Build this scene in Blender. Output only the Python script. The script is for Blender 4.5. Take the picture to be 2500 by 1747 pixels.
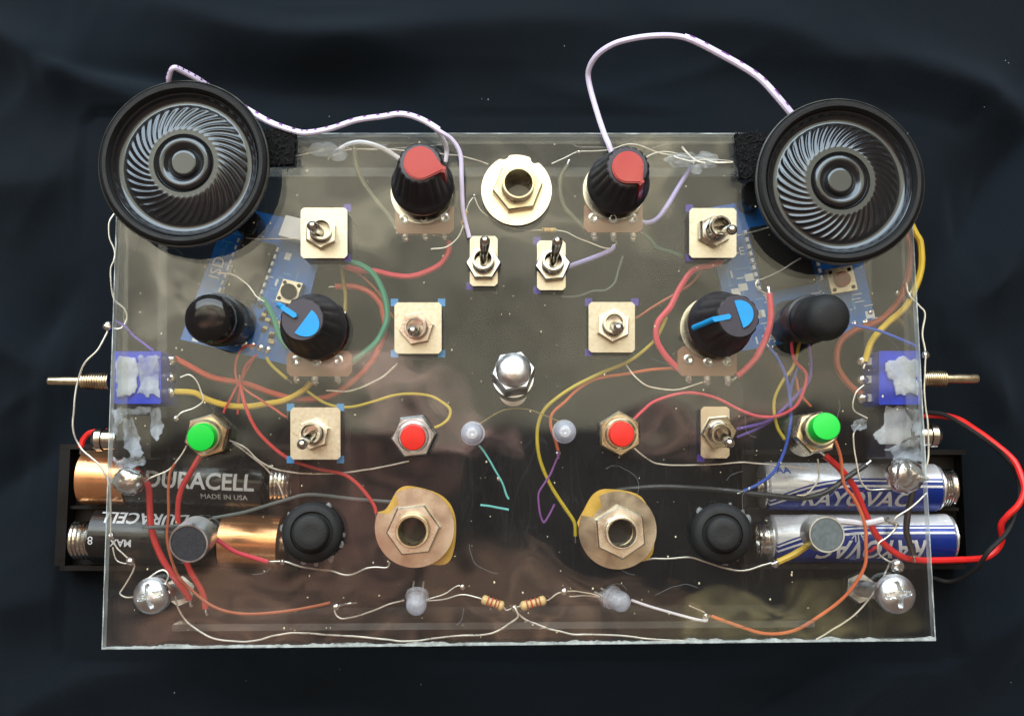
import bpy, math, random
from mathutils import Vector, Matrix, noise
random.seed(7)
for o in list(bpy.data.objects): bpy.data.objects.remove(o)
SCN = bpy.context.scene
COL = SCN.collection
# ------------------------------------------------------------------ camera
ZP = 0.033                      # height of the panel's top face above the cloth (m)
D, TH = 0.25, math.radians(6.3)
CAM = Vector((0, -D*math.sin(TH), ZP + D*math.cos(TH)))
RC = Matrix.Rotation(TH, 3, 'X')
FWD = RC @ Vector((0, 0, -1))
cd = bpy.data.cameras.new('camera'); cd.lens = 36; cd.sensor_width = 36
cd.clip_start = 0.01; cd.clip_end = 20
cam = bpy.data.objects.new('camera', cd); COL.objects.link(cam)
cam.location = CAM; cam.rotation_euler = (TH, 0, 0); SCN.camera = cam
# ------------------------------------------------------------------ light
w = bpy.data.worlds.new('World'); SCN.world = w; w.use_nodes = True
bg = w.node_tree.nodes['Background']
bg.inputs[0].default_value = (0.46, 0.32, 0.25, 1); bg.inputs[1].default_value = 0.42
def area(name, loc, target, sx, sy, power, col):
    l = bpy.data.lights.new(name, 'AREA'); l.shape = 'RECTANGLE'; l.size = sx; l.size_y = sy
    l.energy = power; l.color = col
    o = bpy.data.objects.new(name, l); COL.objects.link(o); o.location = loc
    o.rotation_euler = (Vector(target)-Vector(loc)).to_track_quat('-Z', 'Y').to_euler()
    return o
# window daylight from beyond the top edge, and the pale ceiling above that the panel mirrors
area('window_light', (-0.16, 0.85, 0.78), (0, 0, 0.03), 1.7, 0.95, 27.0, (0.80, 0.92, 1.0))
LZ = [1.033]
def overhead(name, x, y, sx, sy, rot, radiance, col, soft=.7, seed=0.0, wob=.5, ns=2.2):
    """overhead glow with an uneven, soft-edged face, for the ceiling and the glows added for panel reflections"""
    LZ[0] -= .004; o = area(name, (x, y, LZ[0]), (x, y, 0), sx, sy, 1, (1, 1, 1)); l = o.data
    l.energy = radiance*math.pi*sx*sy; o.rotation_euler = (0, 0, math.radians(rot))
    l.use_nodes = True; N = l.node_tree.nodes; K = l.node_tree.links; em = N['Emission']; em.inputs[0].default_value = (*col, 1)
    ge = N.new('ShaderNodeNewGeometry')
    def vm(op, a, b):
        n = N.new('ShaderNodeVectorMath'); n.operation = op
        for k, q in enumerate((a, b)):
            if q is None: continue
            if isinstance(q, tuple): n.inputs[k].default_value = q
            else: K.new(q, n.inputs[k])
        return n
    nz = N.new('ShaderNodeTexNoise'); nz.inputs['Scale'].default_value = ns; nz.inputs['Detail'].default_value = 4
    sh = vm('ADD', ge.outputs['Parametric'], (seed, seed*.7, seed*1.3)); K.new(sh.outputs[0], nz.inputs['Vector'])
    c = vm('MULTIPLY', vm('SUBTRACT', ge.outputs['Parametric'], (.5, .5, 0)).outputs[0], (2, 2, 0))
    ww = vm('MULTIPLY', vm('SUBTRACT', nz.outputs['Color'], (.5, .5, .5)).outputs[0], (2*wob, 2*wob, 0))
    a = vm('ADD', c.outputs[0], ww.outputs[0])
    if soft < .5:
        ab = vm('ABSOLUTE', a.outputs[0], None); sp = N.new('ShaderNodeSeparateXYZ'); K.new(ab.outputs[0], sp.inputs[0])
        mx = N.new('ShaderNodeMath'); mx.operation = 'MAXIMUM'; K.new(sp.outputs[0], mx.inputs[0]); K.new(sp.outputs[1], mx.inputs[1]); d = mx.outputs[0]
    else: d = vm('LENGTH', a.outputs[0], None).outputs['Value']
    mr = N.new('ShaderNodeMapRange'); mr.interpolation_type = 'SMOOTHSTEP'; mr.inputs[1].default_value = 1-soft; mr.inputs[2].default_value = 1; mr.inputs[3].default_value = 1; mr.inputs[4].default_value = 0
    K.new(d, mr.inputs[0])
    n2 = N.new('ShaderNodeTexNoise'); n2.inputs['Scale'].default_value = ns*2.6; n2.inputs['Detail'].default_value = 5; K.new(sh.outputs[0], n2.inputs['Vector'])
    m2 = N.new('ShaderNodeMapRange'); m2.inputs[1].default_value = .32; m2.inputs[2].default_value = .68; m2.inputs[3].default_value = .6 if soft < .2 else .12; m2.inputs[4].default_value = 1.3 if soft < .2 else 1.6; K.new(n2.outputs[0], m2.inputs[0])
    p = N.new('ShaderNodeMath'); p.operation = 'MULTIPLY'; K.new(mr.outputs[0], p.inputs[0]); K.new(m2.outputs[0], p.inputs[1]); K.new(p.outputs[0], em.inputs[1])
# pale ceiling, then bright strips and warm glows added to imitate panel reflections
overhead('ceiling_light', -0.02, 0.47, 1.6, 0.92, 1.5, 1.75, (1.0, 0.94, 0.68), .13, 1.0, .05, 3.0)
overhead('added_bright_strip', -0.10, 0.315, 0.85, 0.15, -2, 1.6, (1.0, 0.90, 0.62), .7, 4.0, .35)  # strips added only to put brighter streaks and patches in the panel's reflection
overhead('added_bright_strip', 0.17, 0.36, 0.11, 0.34, -32, 2.4, (1.0, 0.88, 0.56), .7, 7.0, .35)
overhead('added_bright_strip', -0.40, 0.235, 0.20, 0.30, 35, 2.0, (1.0, 0.92, 0.70), .6, 9.0, .5)
overhead('added_bright_strip', -0.24, 0.46, 0.40, 0.16, 4, 1.1, (1.0, 0.92, 0.66), .7, 13.0, .5)
overhead('added_warm_glow', -0.125, 0.055, 0.30, 0.10, -24, 3.0, (1.0, 0.62, 0.54), .7, 2.0, .5, 3.2)  # no real lamps: glows added in place of hands mirrored in the panel
overhead('added_warm_glow', -0.17, -0.06, 0.24, 0.28, 10, 0.95, (1.0, 0.50, 0.40), .9, 3.0, .6)
overhead('added_warm_glow', -0.30, -0.205, 0.62, 0.19, 8, 1.6, (1.0, 0.56, 0.38), .7, 5.0, .8, 3.0)
overhead('added_warm_glow', 0.04, -0.205, 0.42, 0.17, -10, 1.7, (1.0, 0.60, 0.38), .7, 6.0, .8, 3.0)
overhead('added_warm_glow', 0.29, -0.225, 0.34, 0.12, 14, 1.6, (1.0, 0.86, 0.40), .5, 8.0, .5)
overhead('added_warm_glow', 0.27, 0.04, 0.34, 0.13, 8, 1.6, (1.0, 0.62, 0.50), .8, 11.0, .7, 3.0)
vs = SCN.view_settings; vs.view_transform = 'Standard'; vs.look = 'None'; vs.gamma = 1; vs.exposure = 0
# ------------------------------------------------------------------ helpers
def P(x, y, z=0.0):
    """photo pixel -> world point on the plane z millimetres above the panel's top face"""
    d = RC @ Vector(((x-1250)/2500, -(y-873.5)/2500, -1))
    return CAM + d*((ZP+z/1000-CAM.z)/d.z)
def SC(v): return (v-CAM).dot(FWD)/2500
UP = Vector((0, 0, 1))
def L(r, g, b):
    f = lambda c: (c/12.92 if c <= .04045 else ((c+.055)/1.055)**2.4)
    return (f(r/255), f(g/255), f(b/255))
def frame(ax, ref=Vector((1, 0, 0))):
    a = ax.normalized()
    x = (ref - a*ref.dot(a))
    if x.length < 1e-6: x = Vector((0, 1, 0)) - a*a.y
    x.normalize(); return x, a.cross(x), a
def catmull(p, sub=6):
    if len(p) < 3: return list(p)
    q = [p[0]*2-p[1]] + list(p) + [p[-1]*2-p[-2]]; out = []
    for i in range(1, len(q)-2):
        a, b, c, d = q[i-1:i+3]
        for k in range(sub):
            t = k/sub
            out.append(.5*((2*b)+(c-a)*t+(2*a-5*b+4*c-d)*t*t+(3*b-a-3*c+d)*t**3))
    out.append(p[-1]); return out
class G:
    def __init__(s): s.v = []; s.f = []; s.m = []; s.uv = {}; s.mi = 0
    def add(s, vs, fs):
        n = len(s.v); s.v += vs; s.f += [tuple(i+n for i in f) for f in fs]; s.m += [s.mi]*len(fs); return s
    def tube(s, pts, r, n=8):
        m = len(pts); rs = r if isinstance(r, (list, tuple)) else [r]*m
        t = (pts[1]-pts[0]).normalized(); x, y, _ = frame(t, Vector((.3, .2, .9)))
        vs = []; fs = []
        for i in range(m):
            t2 = (pts[min(i+1, m-1)]-pts[max(i-1, 0)])
            if t2.length > 1e-9:
                t2.normalize(); x = (x-t2*x.dot(t2))
                x = x.normalized() if x.length > 1e-6 else frame(t2)[0]
                y = t2.cross(x)
            for k in range(n):
                a = 2*math.pi*k/n; vs.append(pts[i]+(x*math.cos(a)+y*math.sin(a))*rs[i])
        for i in range(m-1):
            for k in range(n):
                fs.append((i*n+k, i*n+(k+1) % n, (i+1)*n+(k+1) % n, (i+1)*n+k))
        fs.append(tuple(range(n-1, -1, -1))); fs.append(tuple((m-1)*n+k for k in range(n)))
        return s.add(vs, fs)
    def lathe(s, o, ax, prof, n=32, ref=Vector((1, 0, 0)), rmod=None):
        x, y, a = frame(ax, ref); vs = []; fs = []; rows = []
        for j, (r, h) in enumerate(prof):
            if r < 1e-7: rows.append([len(vs)]); vs.append(o+a*h)
            else:
                row = []
                for k in range(n):
                    t = 2*math.pi*k/n; rr = r*(rmod(t, j) if rmod else 1)
                    row.append(len(vs)); vs.append(o+a*h+(x*math.cos(t)+y*math.sin(t))*rr)
                rows.append(row)
        for A, B in zip(rows, rows[1:]):
            for k in range(n):
                k2 = (k+1) % n
                if len(A) == 1 and len(B) == 1: continue
                if len(A) == 1: fs.append((A[0], B[k2], B[k]))
                elif len(B) == 1: fs.append((A[k], A[k2], B[0]))
                else: fs.append((A[k], A[k2], B[k2], B[k]))
        return s.add(vs, fs)
    def prism(s, poly, off, cap=True):
        n = len(poly); vs = list(poly)+[p+off for p in poly]
        fs = [(i, (i+1) % n, n+(i+1) % n, n+i) for i in range(n)]
        if cap: fs += [tuple(range(n-1, -1, -1)), tuple(range(n, 2*n))]
        return s.add(vs, fs)
    def pxprism(s, poly, z0, z1):
        b = [P(x, y, z1) for x, y in poly]
        area2 = sum(b[i].x*b[(i+1) % len(b)].y-b[(i+1) % len(b)].x*b[i].y for i in range(len(b)))
        if area2 < 0: b.reverse()
        return s.prism([p-UP*(z1-z0)/1000 for p in b], UP*(z1-z0)/1000)
    def pxbox(s, x0, y0, x1, y1, z0, z1, c=0):
        if c: poly = [(x0+c, y0), (x1-c, y0), (x1, y0+c), (x1, y1-c), (x1-c, y1), (x0+c, y1), (x0, y1-c), (x0, y0+c)]
        else: poly = [(x0, y0), (x1, y0), (x1, y1), (x0, y1)]
        return s.pxprism(poly, z0, z1)
    def hexp(s, o, ax, r, h, rot=0, n=6, ch=.12, ri=0):
        ref = Vector((math.cos(rot), math.sin(rot), 0)); k = r*math.cos(math.pi/n)
        # hexagon with a chamfered top
        if not ri: return s.lathe(o, ax, [(0, 0), (r, 0), (r, h*(1-ch*2)), (r*.93, h), (0, h)], n, ref)
        x, y, a = frame(ax, ref); m = 24; vs = []; fs = []
        def rad(t):
            q = (t+math.pi/n) % (2*math.pi/n)-math.pi/n; return k/math.cos(math.pi/n-abs(q))
        for rr, hh in ((0, 0), (1, 0), (1, h*(1-ch*2)), (.94, h), (0, h)):
            for i in range(m):
                t = 2*math.pi*i/m; R_ = ri if rr == 0 else rad(t)*rr; vs.append(o+a*hh+(x*math.cos(t)+y*math.sin(t))*R_)
        for j in range(4):
            for i in range(m): fs.append((j*m+i, j*m+(i+1) % m, (j+1)*m+(i+1) % m, (j+1)*m+i))
        return s.add(vs, fs)
    def annulus(s, poly, c, ri, z0, z1):
        n = len(poly); vs = []; fs = []
        for z, q in ((z0, 0), (z0, 1), (z1, 1), (z1, 0)):
            for i, (x, y) in enumerate(poly):
                a = math.atan2(y-c[1], x-c[0])
                p = P(x, y, z1) if q else P(c[0]+ri*math.cos(a), c[1]+ri*math.sin(a), z1)
                vs.append(Vector((p.x, p.y, ZP+z/1000)))
        for j in range(4):
            for i in range(n): fs.append((j*n+i, j*n+(i+1) % n, ((j+1) % 4)*n+(i+1) % n, ((j+1) % 4)*n+i)[::-1])
        return s.add(vs, fs)
    def ball(s, c, r, n=12, m=8, sc=(1, 1, 1), nz=0, seed=0, freq=2.0):
        vs = []; fs = []; rows = []
        for j in range(m+1):
            ph = math.pi*j/m; row = []
            for k in range(1 if j in (0, m) else n):
                t = 2*math.pi*k/n
                d = Vector((math.sin(ph)*math.cos(t), math.sin(ph)*math.sin(t), math.cos(ph)))
                q = 1+(nz*noise.noise(d*freq+Vector((seed*3.7, seed*1.3, 0))) if nz else 0)
                row.append(len(vs)); vs.append(c+Vector((d.x*sc[0], d.y*sc[1], d.z*sc[2]))*r*q)
            rows.append(row)
        for A, B in zip(rows, rows[1:]):
            for k in range(n):
                k2 = (k+1) % n
                if len(A) == 1: fs.append((A[0], B[k], B[k2]))
                elif len(B) == 1: fs.append((A[k], B[0], A[k2]))
                else: fs.append((A[k], B[k], B[k2], A[k2]))
        return s.add(vs, fs)
    def build(s, name, mat, parent=None, sharp=38, smooth=True, **kw):
        vs = s.v
        mn = Vector([min(v[i] for v in vs) for i in range(3)]); mx = Vector([max(v[i] for v in vs) for i in range(3)])
        c = Vector(((mn.x+mx.x)/2, (mn.y+mx.y)/2, mn.z))
        me = bpy.data.meshes.new(name); me.from_pydata([v-c for v in vs], [], s.f)
        ms = mat if isinstance(mat, (list, tuple)) else [mat]
        for m in ms: me.materials.append(m)
        if len(ms) > 1: me.polygons.foreach_set('material_index', s.m)
        me.update()
        if smooth:
            me.shade_smooth(); me.set_sharp_from_angle(angle=math.radians(sharp))
        o = bpy.data.objects.new(name, me); COL.objects.link(o)
        place(o, c, parent, kw); return o
WL = {}
def place(o, c, parent, kw):
    WL[o.name] = c
    if parent: o.parent = parent; o.location = c-WL[parent.name]
    else: o.location = c
    for k, v in kw.items(): o[k] = v
def empty(name, c, parent=None, **kw):
    o = bpy.data.objects.new(name, None); o.empty_display_size = .01; COL.objects.link(o); place(o, Vector(c), parent, kw); return o
# ------------------------------------------------------------------ materials
def nt(m): return m.node_tree.nodes, m.node_tree.links
def mat(name, col, rough=.5, metal=0, spec=.5, var=.12, vs=300, bump=0, bs=900, coat=0, rvar=.1, sheen=0):
    m = bpy.data.materials.new(name); m.use_nodes = True; N, K = nt(m); b = N['Principled BSDF']
    b.inputs['Metallic'].default_value = metal; b.inputs['Specular IOR Level'].default_value = spec
    b.inputs['Coat Weight'].default_value = coat; b.inputs['Sheen Weight'].default_value = sheen
    tc = N.new('ShaderNodeTexCoord'); no = N.new('ShaderNodeTexNoise')
    no.inputs['Scale'].default_value = vs; no.inputs['Detail'].default_value = 5
    K.new(tc.outputs['Object'], no.inputs['Vector'])
    mr = N.new('ShaderNodeMapRange'); mr.inputs[1].default_value = .3; mr.inputs[2].default_value = .7
    mr.inputs[3].default_value = 1-var; mr.inputs[4].default_value = 1+var; K.new(no.outputs[0], mr.inputs[0])
    mx = N.new('ShaderNodeVectorMath'); mx.operation = 'SCALE'; mx.inputs[0].default_value = col
    K.new(mr.outputs[0], mx.inputs['Scale']); K.new(mx.outputs[0], b.inputs['Base Color'])
    m2 = N.new('ShaderNodeMapRange'); m2.inputs[1].default_value = .3; m2.inputs[2].default_value = .7
    m2.inputs[3].default_value = max(.03, rough-rvar); m2.inputs[4].default_value = min(1, rough+rvar)
    K.new(no.outputs[0], m2.inputs[0]); K.new(m2.outputs[0], b.inputs['Roughness'])
    if bump:
        n2 = N.new('ShaderNodeTexNoise'); n2.inputs['Scale'].default_value = bs; n2.inputs['Detail'].default_value = 3
        K.new(tc.outputs['Object'], n2.inputs['Vector'])
        bp = N.new('ShaderNodeBump'); bp.inputs['Strength'].default_value = bump; bp.inputs['Distance'].default_value = .0003
        K.new(n2.outputs[0], bp.inputs['Height']); K.new(bp.outputs[0], b.inputs['Normal'])
    return m
M = {}
M['black'] = mat('black_plastic', (.012, .012, .014), .38, bump=.1, bs=1500, var=.25)
M['black_gloss'] = mat('glossy_black_plastic', (.008, .008, .009), .14, var=.2, rvar=.05)
M['rubber'] = mat('matte_black_rubber', (.014, .015, .017), .62, spec=.35, bump=.25, bs=2500)
M['knob'] = mat('dark_knob_plastic', (.017, .016, .02), .45, bump=.15, bs=2500, var=.25)
M['knob_face'] = mat('knob_face', L(64, 60, 72), .5, bump=.2, bs=3000, var=.1)
M['red_cap'] = mat('red_pointer', L(172, 20, 32), .32, var=.06, coat=.4, bump=.06)
M['blue_cap'] = mat('blue_pointer', L(0, 150, 222), .4, var=.06)
M['red_btn'] = mat('red_button', L(232, 48, 40), .45, var=.04)
M['green_btn'] = mat('green_button', L(0, 205, 62), .42, var=.04)
M['chrome'] = mat('nickel', (.62, .60, .55), .2, 1, var=.15, rvar=.08, bump=.06, bs=1200)
M['steel'] = mat('zinc_steel', (.74, .77, .80), .36, 1, var=.15, rvar=.1, bump=.2, bs=900)
M['brassy'] = mat('warm_nickel_nut', (.68, .60, .43), .3, 1, var=.18, rvar=.1, bump=.1, bs=1500)
M['plate'] = mat('cream_plated_steel', (.54, .495, .40), .36, .95, var=.1, rvar=.1, bump=.12, bs=2500, vs=900)
M['washer'] = mat('bright_washer', (.82, .75, .57), .33, .9, var=.1, bump=.03, bs=600, vs=220)
M['bronze'] = mat('tarnished_washer', (.52, .45, .36), .24, .9, var=.2, bump=.02, bs=500, vs=160)
M['dullnickel'] = mat('dull_nickel_washer', (.54, .50, .40), .2, .92, var=.14, bump=.02, bs=500, vs=160)
M['solder'] = mat('solder', (.75, .74, .72), .25, 1, bump=.3, bs=1200)
M['bare'] = mat('tinned_wire', (.84, .81, .73), .33, .75, var=.15)
M['copper'] = mat('copper_foil', (.80, .40, .19), .26, .85, var=.1, vs=120)
M['phenolic'] = mat('brown_phenolic', L(138, 92, 66), .5, var=.12, vs=700)
M['navy'] = mat('dark_switch_body', (.02, .022, .05), .4)
M['bluebody'] = mat('blue_switch_body', L(4, 46, 184), .42, var=.3, vs=350)
M['velcro'] = mat('black_velcro', (.011, .011, .012), .95, spec=.1, bump=1, bs=2600, var=.5, vs=1500)
M['fuzz'] = mat('velcro_fuzz', (.022, .023, .026), .9, spec=.2)
M['tape'] = mat('blue_tape', L(40, 140, 205), .6)
M['marker'] = mat('purple_marker', L(60, 40, 150), .6)
M['insul'] = mat('yellow_insulator', L(222, 178, 76), .5)
M['pcb'] = mat('blue_circuit_board', L(0, 104, 190), .38, var=.18, vs=400)
M['trace'] = mat('board_trace', L(70, 150, 205), .4)
M['chip'] = mat('chip_black', (.008, .008, .009), .6, spec=.2)
M['nut'] = mat('bright_nickel_nut', (.82, .78, .68), .28, 1, var=.12, rvar=.1, bump=.1, bs=1500)
M['silk'] = mat('white_silkscreen', (.75, .8, .85), .6)
M['pin'] = mat('tinned_pin', (.8, .8, .76), .35, .6)
M['white'] = mat('white_plastic', (.78, .79, .82), .5, var=.05)
M['mic'] = mat('mic_felt', (.03, .032, .037), .9, spec=.2, bump=.4, bs=3500, var=.35, vs=1800)
M['tan'] = mat('resistor_tan', L(226, 196, 136), .45, var=.08)
M['holder'] = mat('holder_black', (.003, .003, .004), .4, spec=.3)
M['duraf'] = mat('battery_black', (.012, .012, .013), .22, var=.2)
M['print'] = mat('pale_print', (.62, .64, .68), .4)
M['shine'] = mat('battery_silver', (.75, .76, .8), .22, .8)
M['dust'] = mat('dust_fleck', (.75, .68, .45), .6)
M['lint'] = mat('lint_fibre', (.3, .33, .36), .8)
M['jack_dark'] = mat('jack_body_bore_shade', (.01, .01, .014), .4)  # dark jack bodies, and the disc that paints shade inside the bore
WC = dict(red=L(198, 52, 52), pink=L(214, 62, 84), redo=L(196, 74, 52), orange=L(214, 108, 66), dorange=L(170, 88, 56), brown=L(152, 66, 40),
          yellow=L(226, 190, 60), ythin=L(196, 172, 44), olive=L(140, 116, 44), green=L(28, 132, 104), dgreen=L(16, 70, 52),
          teal=L(110, 195, 195), blue=L(48, 88, 190), purple=L(104, 76, 180), lav=L(176, 166, 224), white=L(232, 228, 240), lilac=L(222, 212, 242),
          grey=L(96, 104, 104), olgrey=L(88, 88, 72), dark=L(44, 46, 50), dbrown=L(38, 30, 34), bright=L(232, 40, 38), plum=L(132, 78, 150))
for k, c in WC.items(): M['w_'+k] = mat('wire_'+k, c, .42, var=.08)
def sheer(name, tint, refl_ior=1.5, haze=.03, hcol=(.6, .62, .6), rough=.02, scr=True, ns=45, lo=.35, hi=.75, mn=.25):
    """clear acrylic: see-through with fresnel gloss, a veil of dust and fine scratches"""
    m = bpy.data.materials.new(name); m.use_nodes = True; N, K = nt(m)
    for n in list(N):
        if n.type != 'OUTPUT_MATERIAL': N.remove(n)
    out = [n for n in N if n.type == 'OUTPUT_MATERIAL'][0]
    tr = N.new('ShaderNodeBsdfTransparent'); tr.inputs[0].default_value = (*tint, 1)
    gl = N.new('ShaderNodeBsdfGlossy'); gl.inputs['Roughness'].default_value = rough
    fr = N.new('ShaderNodeFresnel'); ge = N.new('ShaderNodeNewGeometry')
    mi = N.new('ShaderNodeMapRange'); mi.inputs[3].default_value = refl_ior; mi.inputs[4].default_value = 1/refl_ior
    K.new(ge.outputs['Backfacing'], mi.inputs[0]); K.new(mi.outputs[0], fr.inputs[0])   # thin sheet: both faces reflect alike
    if scr:
        tcb = N.new('ShaderNodeTexCoord'); nb_ = N.new('ShaderNodeTexNoise'); nb_.inputs['Scale'].default_value = 26; nb_.inputs['Detail'].default_value = 2; K.new(tcb.outputs['Object'], nb_.inputs[0])
        bp = N.new('ShaderNodeBump'); bp.inputs['Strength'].default_value = 1; bp.inputs['Distance'].default_value = .0011; K.new(nb_.outputs[0], bp.inputs['Height']); K.new(bp.outputs[0], gl.inputs['Normal'])
    mx = N.new('ShaderNodeMixShader'); K.new(fr.outputs[0], mx.inputs[0]); K.new(tr.outputs[0], mx.inputs[1]); K.new(gl.outputs[0], mx.inputs[2])
    df = N.new('ShaderNodeBsdfDiffuse'); df.inputs[0].default_value = (*hcol, 1)
    tc = N.new('ShaderNodeTexCoord')
    n1 = N.new('ShaderNodeTexNoise'); n1.inputs['Scale'].default_value = ns; n1.inputs['Detail'].default_value = 8; n1.inputs['Roughness'].default_value = .7
    K.new(tc.outputs['Object'], n1.inputs[0])
    r1 = N.new('ShaderNodeMapRange'); r1.inputs[1].default_value = lo; r1.inputs[2].default_value = hi; r1.inputs[3].default_value = haze*mn; r1.inputs[4].default_value = haze*1.6
    K.new(n1.outputs[0], r1.inputs[0]); last = r1.outputs[0]
    if scr:
        for ang, sc_, th in ((.5, 90, .012), (-.35, 70, .010), (1.2, 55, .009)):
            mp = N.new('ShaderNodeMapping'); mp.inputs['Rotation'].default_value = (0, 0, ang); mp.inputs['Scale'].default_value = (1, .12, 1)
            K.new(tc.outputs['Object'], mp.inputs[0])
            ns = N.new('ShaderNodeTexNoise'); ns.inputs['Scale'].default_value = sc_*1.6; ns.inputs['Detail'].default_value = 2; ns.inputs['Distortion'].default_value = .4
            K.new(mp.outputs[0], ns.inputs[0])
            a = N.new('ShaderNodeMath'); a.operation = 'SUBTRACT'; a.inputs[1].default_value = .5; K.new(ns.outputs[0], a.inputs[0])
            b = N.new('ShaderNodeMath'); b.operation = 'ABSOLUTE'; K.new(a.outputs[0], b.inputs[0])
            c = N.new('ShaderNodeMath'); c.operation = 'LESS_THAN'; c.inputs[1].default_value = th*.35; K.new(b.outputs[0], c.inputs[0])
            e = N.new('ShaderNodeMath'); e.operation = 'MULTIPLY'; e.inputs[1].default_value = .014; K.new(c.outputs[0], e.inputs[0])
            g = N.new('ShaderNodeMath'); g.operation = 'MULTIPLY'; K.new(e.outputs[0], g.inputs[0]); K.new(n1.outputs[0], g.inputs[1])
            s2 = N.new('ShaderNodeMath'); s2.operation = 'ADD'; K.new(last, s2.inputs[0]); K.new(g.outputs[0], s2.inputs[1]); last = s2.outputs[0]
    m2 = N.new('ShaderNodeMixShader'); K.new(last, m2.inputs[0]); K.new(mx.outputs[0], m2.inputs[1]); K.new(df.outputs[0], m2.inputs[2])
    K.new(m2.outputs[0], out.inputs[0]); return m
M['acrylic'] = sheer('clear_acrylic', (.985, .985, .975), haze=.008, rough=.035)
M['wall'] = sheer('clear_acrylic_wall', (.985, .985, .98), haze=.012, scr=False, rough=.05)
M['wedge'] = sheer('clear_wall_edge', (.95, .97, .97), haze=.09, hcol=(.6, .66, .68), rough=.2, scr=False)
M['edge'] = sheer('sawn_acrylic_edge', (.9, .95, .95), haze=.55, hcol=(.75, .82, .84), rough=.3, scr=False)
M['rimwhite'] = sheer('frosted_saw_rim', (.9, .95, .95), haze=.55, hcol=(.66, .74, .76), rough=.4, scr=False, ns=300, lo=.3, hi=.65, mn=.15)
M['glue'] = sheer('hot_glue', (.9, .92, .94), haze=.26, hcol=(.8, .84, .9), rough=.12, scr=False)
M['led'] = sheer('clear_led_epoxy', (.9, .92, .98), haze=.5, hcol=(.78, .82, .95), rough=.04, scr=False)
M['frost'] = sheer('dried_white_glue', (.85, .9, .97), haze=.34, hcol=(.74, .78, .86), rough=.35, scr=False, ns=110, lo=.25, hi=.6, mn=.45)
M['smear'] = sheer('smeared_glue', (.92, .95, .98), haze=.45, hcol=(.62, .70, .84), rough=.2, scr=False, ns=120, lo=.40, hi=.70, mn=.0)
M['tray'] = sheer('clear_led_cover', (.96, .96, .97), haze=.1, scr=False)
# cloth
def cloth_mat():
    m = mat('black_cotton_cloth', (.0044, .0074, .0116), .85, spec=.1, var=.15, vs=40, sheen=.10)
    N, K = nt(m); b = N['Principled BSDF']; b.inputs['Sheen Tint'].default_value = (.5, .65, .85, 1); b.inputs['Sheen Roughness'].default_value = .5
    tc = N.new('ShaderNodeTexCoord')
    hs = []
    for rot in (.4, .4+math.pi/2):
        mp = N.new('ShaderNodeMapping'); mp.inputs['Rotation'].default_value = (0, 0, rot); K.new(tc.outputs['Object'], mp.inputs[0])
        wv = N.new('ShaderNodeTexWave'); wv.inputs['Scale'].default_value = 900; wv.inputs['Distortion'].default_value = 1.5; K.new(mp.outputs[0], wv.inputs[0]); hs.append(wv.outputs[0])
    ad = N.new('ShaderNodeMath'); ad.operation = 'ADD'; K.new(hs[0], ad.inputs[0]); K.new(hs[1], ad.inputs[1])
    bp = N.new('ShaderNodeBump'); bp.inputs['Strength'].default_value = .25; bp.inputs['Distance'].default_value = .0002
    K.new(ad.outputs[0], bp.inputs['Height']); K.new(bp.outputs[0], b.inputs['Normal']); return m
M['cloth'] = cloth_mat()
# ------------------------------------------------------------------ cloth ground
FOLDS = [  # px line a-b, width mm, height mm
    ((-100, 60), (520, 330), 9, 5), ((120, 150), (640, 250), 6, -3), ((380, 20), (980, 140), 12, 4), ((560, 190), (1000, 250), 9, -4), ((760, 120), (1500, 60), 14, 4),
    ((-60, 500), (230, 420), 12, 3), ((-50, 760), (210, 1010), 12, 4), ((-40, 1240), (170, 1090), 9, -3), ((-60, 1500), (230, 1420), 14, 4),
    ((20, 1760), (330, 1620), 12, 4), ((500, 1660), (1100, 1780), 14, -4), ((1150, 1640), (1750, 1690), 16, 3), ((1780, 1780), (2080, 1590), 9, -5), ((1950, 1790), (2300, 1560), 12, 5),
    ((2330, 1640), (2600, 1380), 12, 4), ((2280, 700), (2560, 250), 10, -5), ((2330, 830), (2620, 330), 10, 4), ((2140, 130), (2520, 330), 12, 4), ((1640, 40), (2120, 170), 14, 4),
    ((2360, 870), (2450, 1010), 8, 3), ((2330, 1460), (2560, 1160), 9, -3), ((200, 640), (60, 880), 9, -3)]
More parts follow.
